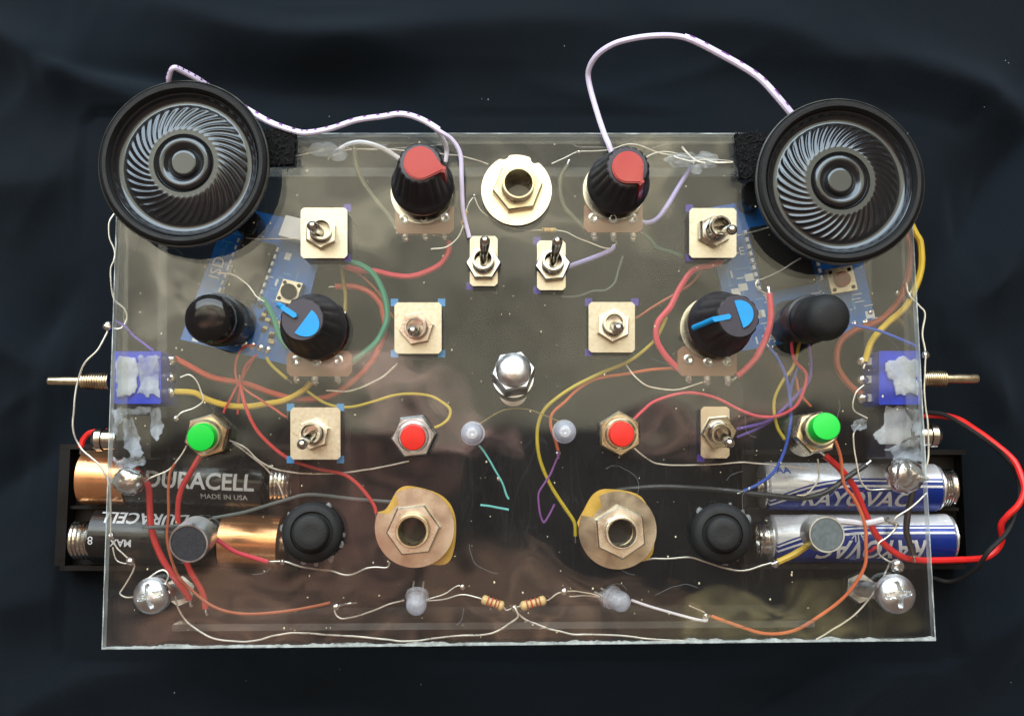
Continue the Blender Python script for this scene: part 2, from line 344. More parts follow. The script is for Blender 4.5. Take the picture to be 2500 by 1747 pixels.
def cloth():
    g = G(); NX, NY = 380, 290; W, H = .50, .38
    segs = [(P(*a, -33), P(*b, -33), wd/1000*.8, h/1000*2.0) for a, b, wd, h in FOLDS]
    rn = random.Random(17)
    for k in range(34):                                   # thin creases between the broad folds
        x, y = rn.choice([(rn.uniform(-50, 2550), rn.uniform(-40, 260)), (rn.uniform(-50, 2550), rn.uniform(1600, 1800)), (rn.uniform(-60, 170), rn.uniform(200, 1700)), (rn.uniform(2330, 2560), rn.uniform(200, 1700))])
        a_ = rn.uniform(-.7, .9) if 200 < x < 2300 else rn.uniform(.6, 1.9); l_ = rn.uniform(120, 420)
        segs.append((P(x, y, -33), P(x+math.cos(a_)*l_, y-math.sin(a_)*l_, -33), rn.uniform(2.2, 4.5)/1000, rn.choice([1, -1, 1])*rn.uniform(.6, 1.7)/1000))
    c0 = P(250, 325, -33); c1 = P(2280, 1570, -33)
    for j in range(NY+1):
        for i in range(NX+1):
            x = -W/2+W*i/NX; y = -H/2+H*j/NY+.005; z = 0
            q = Vector((x, y, 0)) + Vector((noise.noise((x*22, y*22, 3)), noise.noise((x*22, y*22, 9)), 0))*.006
            for a, b, wd, h in segs:
                ab = b-a; t = max(0, min(1, (q-a).dot(ab)/ab.length_squared)); dd = q-(a+ab*t); dd.z = 0
                e = math.exp(-(dd.length/wd)**1.5); z += h*e*(.35+.65*math.sin(math.pi*min(1, max(0, t*.9+.05))))
            z += .0016*noise.noise((x*18, y*18, 0))+.0002*noise.noise((x*90, y*70, 5))
            dx = max(c0.x-x, x-c1.x, 0); dy = max(c1.y-y, y-c0.y, 0); far = min(1, math.hypot(dx, dy)/.02)
            z = z*(.12+.88*far)
            if far < .3: z = min(z, 0)
            g.v.append(Vector((x, y, z)))
    for j in range(NY):
        for i in range(NX):
            a = j*(NX+1)+i; g.f.append((a, a+1, a+NX+2, a+NX+1)); g.m.append(0)
    g.build('cloth', M['cloth'], kind='structure', sharp=180)
cloth()
# ------------------------------------------------------------------ the device
DEV = empty('electronic_noise_box', (0, 0, 0), label='clear acrylic box of knobs, toggle switches, jacks and tangled wires', category='electronic device')
TL, TR, BR, BL = (290, 325), (2217, 325), (2285, 1562), (248, 1583)
def panel():
    g = G(); n = 90; bot = []
    for i in range(n+1):
        t = i/n; x = BL[0]+(BR[0]-BL[0])*t; y = BL[1]+(BR[1]-BL[1])*t
        y += 2.5*noise.noise((t*14, 0, 1))+2.0*noise.noise((t*55, 0, 4)) - 5*math.sin(math.pi*t)*0
        bot.append((x, y))
    poly = [TL]+bot+[TR]
    top = [P(x, y, 0) for x, y in poly]
    n = len(top); low = [p-UP*.0028 for p in top]
    g.mi = 0; g.add(top, [tuple(range(n))]); g.add(low, [tuple(range(n-1, -1, -1))])
    g.mi = 1; g.add(top+low, [(i, n+i, n+(i+1) % n, (i+1) % n) for i in range(n)])
    fp = g.build('front_panel', [M['acrylic'], M['edge']], DEV, smooth=False, label='clear scratched acrylic front panel with a rough sawn lower edge')
    # chipped, frosted rim left by the saw: ragged along the lower edge, fine along the others
    h = G()
    def rim(line, wmin, wmax, inx, iny, seed):
        a, b_ = [], []
        for i, (x, y) in enumerate(line):
            k_ = wmin+(wmax-wmin)*max(0, .5+.9*noise.noise((x*.021+seed, y*.021, seed))+.35*noise.noise((x*.15, y*.15, seed)))
            a.append(P(x, y, .03)); b_.append(P(x+inx*k_, y+iny*k_, .03))
        m_ = len(a); up = [v+UP*.00012 for v in b_]
        h.add(a+up, [(i, i+1, m_+i+1, m_+i) for i in range(m_-1)])
    fine = lambda p, q, n_: [(p[0]+(q[0]-p[0])*i/n_, p[1]+(q[1]-p[1])*i/n_) for i in range(n_+1)]
    rim([(x, y+1.5) for x, y in fine(BL, BR, 300)], 3.5, 13, 0, -1, 1.0); rim(fine(TL, BL, 120), 1.5, 4, 1, 0, 7.0); rim(fine(BR, TR, 120), 1.5, 4.5, -1, 0, 11.0); rim(fine(TR, TL, 160), 1, 2.5, 0, 1, 5.0)
    h.build('sawn_rim', M['rimwhite'], fp, smooth=False)
panel()
def wall(a, b, thick, name_label):
    A, B = P(*a, -2.85), P(*b, -2.85); t = (B-A).normalized(); nrm = Vector((-t.y, t.x, 0))*thick
    g = G(); bo = -UP*.029
    v = [A, B, B+nrm, A+nrm]; v2 = [p+bo for p in v]
    g.mi = 0; g.add(v+v2, [(0, 4, 5, 1), (2, 6, 7, 3)]); g.mi = 1; g.add(v+v2, [(0, 1, 2, 3), (4, 7, 6, 5), (1, 5, 6, 2), (3, 7, 4, 0)])
    g.build('side_wall', [M['wall'], M['wedge']], DEV, smooth=False, label=name_label)
wall((300, 327), (2208, 327), -.0026, 'clear acrylic wall along the upper edge')
wall((284, 1075), (290, 350), -.0026, 'clear acrylic wall along the left edge')
wall((2219, 350), (2241, 1090), -.0026, 'clear acrylic wall along the right edge')
wall((1990, 1530), (420, 1540), -.0016, 'clear acrylic wall along the lower edge')
# ---- wires
def wire(name, m, r, z, pts, label=None, sub=6, n=8, parent=DEV, zs=None):
    k = len(pts)
    zz = zs if zs else [z]*k
    p = [P(x, y, zz[i]) for i, (x, y) in enumerate(pts)]
    r = r*.78 if m == 'bare' else r
    c = catmull(p, sub); rr = r*SC(p[0]); sd = pts[0][0]*.37+pts[0][1]*.11
    am = (.00022 if r < 3.3 else .00014); fq = 260 if r < 3.3 else 120
    for i in range(1, len(c)-1):                       # hand-bent wire is never a perfect curve
        c[i] = c[i]+Vector((noise.noise(c[i]*fq+Vector((sd, 0, 0))), noise.noise(c[i]*fq+Vector((0, sd, 0))), noise.noise(c[i]*fq*.6+Vector((0, 0, sd)))*1.5))*am
    g = G().tube(c, [rr*(1+.08*noise.noise(q*500)) for q in c], n)
    kw = {'label': label} if label else {}
    o = g.build(name, M[m], parent, **kw)
    if r >= 4 and m.startswith('w_') and parent == DEV:
        for e0, e1 in ((c[1], c[0]), (c[-2], c[-1])):
            d = (e1-e0).normalized(); t_ = e1+d*.0016+Vector((0, 0, -.0003))
            G().tube([e1-d*.0003, e1+d*.0008, t_], [rr*.42, rr*.4, rr*.5], 6).build('stripped_end', M['solder'], o)
    return o
WIRES = [
 # name, material, radius px, z mm, points, label
 ('grey_wire', 'w_olgrey', 6, -6, [(865,365),(870,403),(887,446),(918,490),(949,527),(965,555)], 'grey wire running down to the left red-pointer potentiometer'),
 ('grey_wire', 'w_olgrey', 6, -8, [(1385,403),(1368,434),(1368,472),(1378,506),(1406,537),(1423,554)], 'grey wire curving beside the top centre jack'),
 ('white_wire', 'w_white', 6, -5, [(812,378),(850,353),(887,348),(934,362),(974,387),(1000,410)], None),
 ('bare_wire', 'bare', 2.2, -4, [(715,382),(735,378),(760,372)], None),
 ('bare_wire', 'bare', 2.2, -7, [(837,368),(875,364),(980,367),(1074,375),(1136,384),(1192,401)], None),
 ('bare_wire', 'bare', 2.0, -7, [(1347,400),(1392,379),(1413,371),(1447,369),(1492,366),(1526,354),(1560,355),(1612,372),(1680,383),(1749,391),(1790,395)], None),
 ('bare_wire', 'bare', 2.0, -5, [(1574,386),(1598,374),(1637,372),(1700,388),(1750,392)], None),
 ('lavender_wire', 'w_lav', 6, -6, [(1687,410),(1660,451),(1629,503),(1605,534),(1581,544),(1560,540)], 'lavender wire from the glued joint to the right red-pointer potentiometer'),
 ('lavender_wire', 'w_lav', 6, -6, [(1380,654),(1391,650),(1443,631),(1490,611),(1500,600)], None),
 ('bare_wire', 'bare', 2.0, -4, [(1158,477),(1161,487),(1174,512),(1199,533),(1230,549),(1271,561),(1323,562)], None),
 ('bare_wire', 'bare', 2.0, -4, [(1355,561),(1380,567),(1399,576),(1437,592),(1474,604),(1493,606)], None),
 ('bare_wire', 'bare', 2.0, -4, [(1136,518),(1146,493),(1158,477)], None),
 ('bare_wire', 'bare', 2.2, -4, [(1132,544),(1130,555),(1118,580),(1090,602),(1052,608)], None),
 ('green_wire', 'w_green', 7.5, -6, [(850,638),(880,646),(912,668),(933,706),(944,749),(943,787),(927,824),(909,846),(880,868),(850,890)], 'thick green wire bowing between the upper left switches'),
 ('pink_wire', 'w_pink', 7, -9, [(845,652),(880,660),(918,662),(958,671),(1005,674),(1052,659),(1080,640),(1096,612),(1096,590)], 'pink-red wire sagging below the left red-pointer knob'),
 ('red_wire', 'w_redo', 7.5, -11, [(427,874),(474,899),(521,921),(599,936),(662,958),(725,974),(803,967),(865,927),(902,890),(924,852),(940,800),(935,765),(930,743),(905,715),(865,699),(818,699)], 'long orange-red wire from the left side switch looping under the blue-pointer knob'),
 ('red_wire', 'w_dorange', 3, -10, [(849,655),(880,672),(912,700),(940,740),(960,775)], None),
 ('yellow_wire', 'w_yellow', 7.5, -9, [(427,955),(474,958),(505,974),(552,989),(599,992),(645,986),(693,977),(740,952),(759,933)], 'thick yellow wire from the left side switch'),
 ('yellow_wire', 'w_olive', 5, -10, [(835,640),(838,687),(843,718),(843,760)], None),
 ('yellow_wire', 'w_ythin', 3.6, -6, [(750,955),(787,980),(824,992),(865,992),(912,980),(958,966),(1005,961),(1052,966),(1083,983),(1099,999),(1096,1019),(1080,1034),(1061,1043)], 'thin yellow wire arching to the left red button'),
 ('yellow_wire', 'w_ythin', 4, -8, [(650,872),(662,890),(700,924)], None),
 ('green_wire', 'w_green', 7, -9, [(640,728),(655,750),(669,780),(684,824),(705,850)], 'pale green wire beside the left blue-pointer knob'),
 ('bare_wire', 'bare', 2.4, -7, [(530,665),(568,671),(599,690),(615,708),(627,724),(645,736)], None),
 ('bare_wire', 'bare', 1.8, -8, [(600,580),(660,583),(734,582)], None),
 ('white_wire', 'bare', 2.8, -5, [(796,953),(849,955),(896,939),(937,918),(971,886)], None),
 ('red_wire', 'w_redo', 3, -6, [(624,843),(592,849),(574,887),(580,930),(605,955),(650,985),(700,1018)], None),
 ('red_wire', 'w_red', 3, -7.5, [(627,865),(599,893),(586,927),(565,970),(546,1008)], None),
 ('red_wire', 'w_red', 3, -9, [(617,877),(596,915),(586,943),(582,975),(580,1011)], None),
 ('red_wire', 'w_red', 4.5, -5, [(586,930),(589,952),(600,997),(625,1047),(662,1087),(709,1121),(771,1143),(834,1156),(865,1174),(890,1199),(912,1231),(918,1252)], 'thin red wire curving from the left module to the lower left jack'),
 ('purple_wire', 'w_purple', 3, -5, [(281,781),(303,796),(331,824),(374,855)], None),
 ('bare_wire', 'bare', 3, -8, [(281,500),(281,518),(267,546),(268,581),(281,612),(279,634),(271,656),(273,700),(279,734),(303,753),(309,774),(299,796),(287,802),(264,798)], 'bare wire zigzagging down outside the left edge'),
 ('bare_wire', 'bare', 3, -4, [(264,798),(259,818),(240,852),(209,883),(193,921),(183,965),(179,1049),(193,1087),(225,1118),(246,1137),(259,1162),(268,1193),(270,1231),(271,1308)], 'bare wire bulging out past the left side switch'),
 ('bare_wire', 'bare', 2.6, -6, [(271,1308),(285,1335),(299,1350),(320,1370),(328,1378),(324,1393),(315,1411),(299,1436),(293,1449),(308,1458),(330,1456)], None),
 ('bare_wire', 'bare', 2.2, -5, [(275,1335),(282,1365),(300,1374),(322,1376)], None),
 ('bare_wire', 'bare', 2.6, 1, [(350,1420),(385,1395),(402,1392),(411,1405),(405,1425),(415,1447)], None),
 ('bare_wire', 'bare', 2.4, -5, [(440,921),(462,915),(480,930),(490,955),(496,980),(474,996),(443,1008),(430,1021)], None),
 ('bare_wire', 'bare', 2.8, -6, [(455,1087),(437,1118),(412,1146),(365,1168),(337,1187)], None),
 ('bare_wire', 'bare', 2.8, -7, [(560,1075),(600,1093),(637,1128),(678,1146),(756,1156),(849,1153),(912,1143),(999,1125)], 'bare wire sagging between the left green and red buttons'),
 ('bare_wire', 'bare', 2.6, -9, [(568,1081),(592,1097),(645,1140),(677,1178),(695,1215)], None),
 ('grey_wire', 'w_grey', 4.5, -8, [(362,1287),(412,1284),(460,1280)], None),
 ('grey_wire', 'w_grey', 4.5, -8, [(520,1264),(599,1249),(694,1221),(740,1209),(787,1209),(865,1217),(960,1225)], 'grey wire arching over the lower left black button'),
 ('red_wire', 'w_red', 8, -11, [(331,1143),(359,1181),(365,1231),(371,1293),(390,1352),(421,1402),(455,1449),(463,1464)], 'thick red wire beside the left battery lettering'),
 ('red_wire', 'w_red', 7, -9, [(490,1110),(465,1153),(443,1193),(434,1237),(438,1300),(458,1377),(493,1442),(502,1485)], 'thick red wire from the left green button behind the microphone'),
 ('orange_wire', 'w_dorange', 3.6, -5, [(427,1131),(415,1156),(412,1199),(412,1246),(407,1308),(418,1365),(437,1408),(471,1442),(510,1473),(556,1492),(618,1498),(696,1492),(760,1480),(806,1470)], 'orange wire sweeping to the lower left corner'),
 ('pink_wire', 'w_pink', 5.5, -5, [(515,1305),(527,1315),(568,1343),(599,1355),(655,1371)], 'short pink wire from the left microphone'),
 ('bare_wire', 'bare', 3, -6, [(655,1371),(690,1370),(718,1377),(756,1386),(803,1393),(849,1404),(896,1386),(943,1385),(952,1371)], None),
 ('bare_wire', 'bare', 3, -4, [(428,1455),(439,1489),(463,1523),(510,1554),(556,1563),(618,1563),(680,1549),(727,1544),(820,1549),(946,1561),(1008,1563),(1086,1554),(1179,1549),(1210,1541),(1241,1523),(1263,1504),(1256,1482)], 'long bare wire along the left half of the lower edge'),
 ('bare_wire', 'bare', 3, -5.5, [(1256,1482),(1262,1495),(1287,1513),(1334,1532),(1396,1546),(1489,1549),(1600,1560),(1678,1564),(1715,1568)], 'long bare wire along the right half of the lower edge'),
 ('bare_wire', 'bare', 2.6, -5, [(817,1480),(817,1495),(826,1507),(845,1509),(900,1494),(946,1476),(987,1464)], None),
 ('bare_wire', 'solder', 3, -5, [(820,1485),(835,1475),(872,1470)], None),
 ('bare_wire', 'bare', 2.2, -5, [(1040,1466),(1086,1461),(1135,1451),(1176,1461)], None),
 ('bare_wire', 'bare', 2.0, -6, [(1040,1464),(1086,1448),(1117,1430),(1129,1433)], None),
 ('bare_wire', 'bare', 2.2, -5, [(1228,1479),(1238,1489),(1256,1482),(1272,1479)], None),
 ('bare_wire', 'bare', 2.2, -5, [(1331,1464),(1340,1463),(1359,1448),(1377,1443),(1411,1442),(1442,1448),(1464,1455)], None),
 ('bare_wire', 'bare', 2.0, -6, [(1390,1455),(1425,1454),(1464,1456)], None),
 ('white_wire', 'w_white', 3.4, -5, [(1541,1464),(1600,1484),(1714,1514),(1724,1505)], 'white lead from the lower right clear light'),
 ('bare_wire', 'bare', 2.2, -6, [(1682,1477),(1718,1493),(1724,1503)], None),
 ('orange_wire', 'w_orange', 4.2, -5, [(2039,1075),(2052,1115),(2061,1181),(2086,1218),(2111,1277),(2114,1330),(2108,1387),(2063,1454),(1992,1509),(1933,1540),(1874,1546),(1816,1532),(1737,1503)], 'long orange wire curving round the right microphone to the lower edge'),
 ('bare_wire', 'bare', 3, -7, [(2174,1371),(2160,1400),(2145,1426),(2110,1477),(2051,1524),(1992,1560)], 'pale wire from the right screw to the lower edge'),
 ('bare_wire', 'bare', 3, -5, [(2262,1203),(2230,1234),(2190,1259),(2184,1271),(2187,1287),(2165,1312),(2146,1327),(2149,1352),(2174,1371)], None),
 ('white_wire', 'w_white', 8, -6, [(2040,1270),(2080,1274),(2114,1277),(2155,1268)], 'short thick white wire from the right microphone'),
 ('bare_wire', 'solder', 3, -6, [(2155,1268),(2175,1276),(2189,1280)], None),
 ('yellow_wire', 'w_yellow', 8, -5, [(1980,1326),(1940,1352),(1899,1371)], 'short yellow wire from the right microphone'),
 ('bare_wire', 'bare', 3, -6, [(1899,1371),(1865,1377),(1824,1391),(1787,1390),(1740,1377),(1687,1361),(1647,1363),(1600,1363),(1570,1368)], None),
 ('bare_wire', 'bare', 2.8, -6, [(1545,1090),(1568,1109),(1599,1130),(1647,1135),(1725,1134),(1818,1128),(1880,1134),(1974,1143)], 'bare wire sagging below the right red button'),
 ('bare_wire', 'bare', 2.6, -6, [(1996,1120),(1999,1146),(1996,1174),(1968,1206),(1945,1208)], None),
 ('grey_wire', 'w_dark', 7, -7, [(2114,1134),(2068,1165),(2030,1193),(1990,1210),(1943,1215),(1880,1209),(1818,1202),(1756,1195),(1678,1190),(1600,1188),(1505,1197)], 'dark grey wire crossing over the right batteries'),
 ('dark_wire', 'w_dbrown', 8, -12, [(2232,1180),(2220,1230),(2215,1259),(2213,1302),(2230,1355)], None),
 ('bare_wire', 'bare', 2.4, -6, [(2109,940),(2087,962),(2084,999),(2118,1021)], None),
 ('bare_wire', 'bare', 2.8, -6, [(2100,1036),(2087,1052),(2084,1074),(2093,1143),(2103,1180),(2124,1196),(2180,1192),(2230,1182)], 'bare wire hooking down to the right solder blob'),
 ('bare_wire', 'bare', 3, -2, [(2212,690),(2221,722),(2246,747),(2258,765),(2252,815),(2260,865)], None),
 ('bare_wire', 'bare', 2.6, 0, [(2260,865),(2258,903),(2258,980),(2266,1043),(2268,1105),(2263,1140)], None),
 ('brown_wire', 'w_brown', 8, -10, [(2205,545),(2212,572),(2224,611),(2220,660),(2209,700),(2190,741),(2149,781),(2087,806),(2055,830),(2043,860),(2046,899),(2075,940),(2112,968)], 'thick brown wire down the right side'),
 ('yellow_wire', 'w_yellow', 8, -9, [(2222,540),(2236,570),(2248,594),(2250,646),(2236,698),(2212,747),(2165,790),(2128,834),(2112,884)], 'thick yellow wire down the right side'),
 ('blue_wire', 'w_blue', 3.6, -5, [(2070,788),(2087,794),(2149,809),(2240,847)], None),
 ('blue_wire', 'w_blue', 4, -6, [(1877,846),(1899,874),(1918,915),(1928,968),(1930,1031),(1915,1100),(1887,1153),(1849,1182),(1815,1198)], 'blue wire dropping from the right module past the green button'),
 ('blue_wire', 'w_blue', 3.6, -8, [(1948,895),(1943,911),(1932,940),(1928,968)], None),
 ('purple_wire', 'w_purple', 4, -7.5, [(1972,830),(1979,883),(1974,930),(1943,968),(1912,999),(1880,1025),(1840,1038),(1799,1047)], 'purple wire from the right module to a lower toggle switch'),
 ('purple_wire', 'w_purple', 3.4, -8.5, [(1905,1010),(1860,1040),(1799,1067)], None),
 ('red_wire', 'w_pink', 4, -5, [(1933,835),(1935,860),(1943,883),(1968,911),(1965,945),(1943,990),(1896,1015),(1849,1015),(1803,998),(1756,975),(1709,961),(1662,959),(1600,978),(1568,1003),(1549,1022)], 'thin red wire waving over to the right red button'),
 ('yellow_wire', 'w_ythin', 4, -6.5, [(1952,835),(1937,893),(1912,927),(1890,977),(1896,1037),(1915,1072)], None),
 ('orange_wire', 'w_orange', 3, -9, [(1943,920),(1950,955),(1980,992)], None),
 ('red_wire', 'w_pink', 7.5, -5, [(1760,638),(1735,648),(1693,659),(1662,700),(1637,749),(1606,787),(1603,827),(1625,868),(1656,902)], 'thick red wire looping left of the right blue-pointer knob'),
 ('red_wire', 'w_pink', 8, -4, [(1878,716),(1882,765),(1874,812),(1849,868),(1820,900),(1799,918)], 'thick red wire looping right of the right blue-pointer knob'),
 ('brown_wire', 'w_dorange', 3.2, -8, [(1552,777),(1599,746),(1649,718),(1690,690),(1712,664)], None),
 ('yellow_wire', 'w_ythin', 4.5, -7, [(1627,774),(1610,810),(1592,837),(1543,877),(1474,908),(1396,946),(1337,990),(1315,1031),(1312,1081),(1321,1131),(1346,1187),(1380,1240),(1402,1274),(1405,1308)], 'long yellow wire from mid right down to the lower right jack'),
 ('orange_wire', 'w_orange', 4, -8, [(1660,900),(1645,899),(1592,902),(1536,911),(1458,924),(1412,949),(1380,980),(1349,1009),(1345,1040),(1356,1075),(1363,1103)], 'orange wire running down to the upper right clear light'),
 ('bare_wire', 'bare', 2.6, -6, [(1529,891),(1552,921),(1586,943),(1624,950),(1661,949),(1692,941),(1725,930)], None),
 ('teal_wire', 'w_grey', 2.6, -6, [(1371,724),(1412,723),(1449,709),(1480,707),(1502,687),(1511,656),(1521,625)], None),
 ('green_wire', 'w_dgreen', 5, -8, [(1568,569),(1586,584),(1605,606),(1636,615),(1665,625)], None),
 ('bare_wire', 'w_olive', 1.3, -4, [(1173,1033),(1210,1010),(1250,997),(1300,1003),(1365,1028)], None),
 ('teal_wire', 'w_teal', 2.6, -4, [(1169,1087),(1185,1110),(1218,1165),(1242,1218)], 'short teal lead below the upper left clear light'),
 ('teal_wire', 'w_teal', 3, -4, [(1173,1232),(1205,1237),(1242,1244)], 'loose teal wire end near the centre'),
 ('plum_wire', 'w_plum', 2.6, -4, [(1363,1103),(1362,1115),(1346,1153),(1331,1177),(1315,1205),(1315,1237),(1324,1271),(1332,1271),(1354,1230)], 'kinked plum wire end below the upper right clear light'),
 ('bare_wire', 'bare', 2, -8, [(1800,575),(1840,565),(1885,555)], None),
 ('bare_wire', 'bare', 2.4, -5, [(1955,630),(1915,655),(1870,677),(1848,688),(1848,702),(1866,716),(1880,718)], None),
 ('red_wire', 'w_red', 5, -12, [(330,1440),(300,1300),(260,1200)], None),
]
for nm, m, r, z, pts, lab in WIRES[:-1]: wire(nm, m, r, z, pts, lab)
# battery leads outside the box
wire('red_wire', 'w_bright', 8, 0, [(2015,1112),(2056,1150),(2087,1193),(2118,1265),(2149,1318),(2196,1355),(2243,1366),(2336,1366),(2399,1362),(2430,1346),(2447,1318),(2444,1281),(2461,1256),(2485,1232),(2500,1200),(2497,1171),(2477,1125),(2430,1084),(2383,1050),(2330,1019),(2268,1012),(2240,1014)],
     'bright red battery lead looping out past the right edge', zs=[-8,-9,-10,-12,-13,-14,-15,-18,-20,-20,-19,-17,-15,-14,-14,-15,-17,-19,-20,-20,-20,-20])
wire('black_wire', 'rubber', 5.5, 0, [(2250,1002),(2268,1006),(2305,1012),(2352,1037),(2399,1069),(2445,1106),(2480,1150),(2489,1199),(2483,1243),(2458,1299),(2414,1343),(2386,1383),(2352,1408),(2315,1419),(2270,1408)],
     'thin black battery lead looping out past the right edge', zs=[-19,-19,-18,-17,-16,-17,-18,-18,-17,-16,-15,-18,-22,-25,-26])
wire('red_wire', 'w_bright', 7, -18, [(262,1052),(243,1052),(218,1057),(203,1074),(198,1092)], 'short red lead curling to the left battery holder')
# speaker cables
def cable(pts, zs, r, split, label, dash):
    p = catmull([P(x, y, z) for (x, y), z in zip(pts, zs)], 8); rr = r*SC(p[0]); k = int(len(p)*split)
    g = G().tube(p, rr, 8)
    off = []
    for i in range(len(p)):
        t = (p[min(i+1, len(p)-1)]-p[max(i-1, 0)]).normalized(); off.append(p[i]+(UP.cross(t).normalized()*.6-UP*.8)*rr*1.9)
    a, b = (0, k) if split > 0 else (int(len(p)*(1+split)), len(p))
    g.tube(off[a:b], rr, 8)
    o = g.build('speaker_cable', M['w_lilac'], DEV, label=label)
    d = G(); i = a+2
    while i < b-3:
        q = off[i:i+2+(i % 2)]
        d.tube([v+UP*rr*.18 for v in q], rr*1.02, 8); i += dash
    d.build('red_print_marks', M['w_plum'], o, kind='stuff')
cable([(412,215),(412,200),(416,180),(424,167),(445,176),(475,192),(505,212),(555,240),(605,271),(661,302),(723,323),(756,325),(809,315),(871,295),(934,286),(980,280),(1027,293),(1074,321),(1105,343),(1124,378),(1127,434),(1129,490),(1133,527),(1146,580)],
      [4,8,10,11,9,6,3,1,1,2,2,2,3,5,6,7,7,7,6,5,4,3,2,1], 5.5, .74, 'flat white and red-flecked cable from the left speaker', 4)
wire('white_wire', 'w_white', 5.5, 0, [(1060,312),(1074,327),(1087,350),(1090,370),(1088,395)], None, zs=[6, 5, 3, 1.5, 1])
cable([(1493,372),(1485,350),(1474,324),(1454,263),(1437,197),(1440,163),(1461,132),(1498,108),(1543,95),(1594,88),(1646,88),(1687,98),(1749,129),(1817,167),(1859,197),(1900,242),(1945,296)],
      [1,1,0,-2,-2,0,3,5,6,7,7,7,6,5,5,5,4], 7, -.34, 'white cable arching high from the right speaker', 5)
# ---- solder joints and glue
def blob(x, y, z, r, m='solder', sc=(1, 1, .8), nz=.25, name='solder_joint', lab=None, parent=DEV, fr=2.0, n=14):
    c = P(x, y, z); g = G().ball(c, r*SC(c), n, max(8, n*2//3), sc, nz, random.random()*50, fr)
    return g.build(name, M[m], parent, 60, **({'label': lab} if lab else {}))
for x, y, z, r in [(264,797,-4,13),(271,1308,-5,9),(318,1370,-5,11),(820,1480,-5,9),(1363,1106,-6,7),(1377,1443,-5,9),(1256,1483,-5,9),(1724,1503,-5,9),(1129,1432,-6,8),(1893,1376,-6,10),
                   (2260,866,-1,10),(2221,722,-3,8),(1158,478,-4,5),(690,1371,-6,7),(2190,715,-9,7),(2188,1281,-6,6),(2190,1381,-3,18),(430,1021,-6,8),(865,364,-6,5),(1413,371,-7,5),(2125,762,-9,6),(1218,1168,-4.4,7)]:
    blob(x, y, z, r)
blob(315, 1174, -4, 37, sc=(1.1, .9, .8), lab='large solder blob on the left wall')
g = G(); a, b = P(2190, 1156, -5), P(2268, 1169, -2); g.tube(catmull([a, a.lerp(b, .3), a.lerp(b, .55), b], 5), [.0034, .0038, .004, .0039, .0037, .0035, .0033, .003, .0026, .0022, .0018, .0016, .0013, .001, .0006, .0003][:16], 12)
g.ball(P(2208, 1160, -5), .0043, 14, 10, (1.1, 1, .8), .2, 4); g.build('solder_joint', M['solder'], DEV, 60, label='pointed solder blob on the right wall')
blob(790, 366, -3, 34, 'glue', (1.1, .5, .4), .35, 'glue_blob', 'clear glue over the upper left wire joint', n=22)
blob(828, 380, -3, 20, 'glue', (1.1, .7, .4), .3, 'glue_blob')
blob(1668, 390, -3, 34, 'glue', (1.25, .5, .4), .5, 'glue_blob', 'clear glue over the upper right wire joint', n=22)
blob(1722, 392, -3, 25, 'glue', (1.2, .8, .4), .5, 'glue_blob', n=20)
blob(1700, 412, -3, 16, 'glue', (.9, .9, .4), .4, 'glue_blob')
for pts in ([(1640,378),(1660,388),(1690,394),(1720,390),(1745,396),(1790,396)], [(1665,358),(1680,376),(1700,392),(1722,398)]):
    wire('twisted_wire', 'solder', 3, -2.4, pts)
# ---- velcro pads
def pad(poly, lab):
    g = G().pxprism(poly, .05, 1.9); o = g.build('velcro_pad', M['velcro'], DEV, label=lab)
    xs = [p[0] for p in poly]; ys = [p[1] for p in poly]; t = G(); rn = random.Random(lab)
    for i in range(420):
        x, y = rn.uniform(min(xs)-2, max(xs)+2), rn.uniform(min(ys)-2, max(ys)+2); q = P(x, y, rn.uniform(1.5, 2.3)); a = rn.random()*6.28; l = rn.uniform(.0004, .0009)
        t.tube([q, q+Vector((math.cos(a)*l, math.sin(a)*l, rn.uniform(.0001, .0006)))], .00012, 4)
    t.build('fuzz', M['fuzz'], o, kind='stuff')
pad([(560,316),(716,314),(722,322),(716,400),(640,404),(560,400)], 'black velcro pad beside the left speaker')
pad([(1795,326),(1900,322),(1905,430),(1808,434)], 'black velcro pad beside the right speaker')
# ---- resistors
def resistor(a, b, z, r, bands, lab):
    A, B = P(*a, z), P(*b, z); ax = B-A; Ln = ax.length; R = r*SC(A); a_ = ax.normalized()
    prof = [(0, 0), (R*.5, 0), (R, Ln*.06), (R*1.1, Ln*.14), (R, Ln*.24), (R*.86, Ln*.3), (R*.86, Ln*.7), (R, Ln*.76), (R*1.1, Ln*.86), (R, Ln*.94), (R*.5, Ln), (0, Ln)]
    o = G().lathe(A, ax, prof, 14).build('resistor', M['tan'], DEV, 60, label=lab)
    for t, m in bands: G().lathe(A+a_*Ln*(t-.03), ax, [(R*.7, 0), (R*1.13, 0), (R*1.13, Ln*.06), (R*.7, Ln*.06)], 14).build('colour_band', M[m], o)
resistor((1136,513), (1132,548), -4, 6.5, [(.2, 'w_dorange'), (.45, 'w_brown'), (.6, 'w_dorange'), (.82, 'w_orange')], 'tiny banded resistor beside the top centre jack')
resistor((1322,561), (1358,562), -4, 6, [(.15, 'w_dgreen'), (.4, 'w_orange'), (.55, 'w_orange'), (.85, 'w_olive')], 'tiny banded resistor under the top centre jack')
resistor((1176,1461), (1230,1480), -5, 11, [(.27, 'w_dorange'), (.44, 'w_red'), (.62, 'w_brown'), (.76, 'w_dorange')], 'tan resistor with red band left of centre at the lower edge')
resistor((1271,1480), (1333,1463), -5, 11, [(.27, 'w_dorange'), (.44, 'w_red'), (.62, 'w_brown'), (.76, 'w_dorange')], 'tan resistor with red band right of centre at the lower edge')
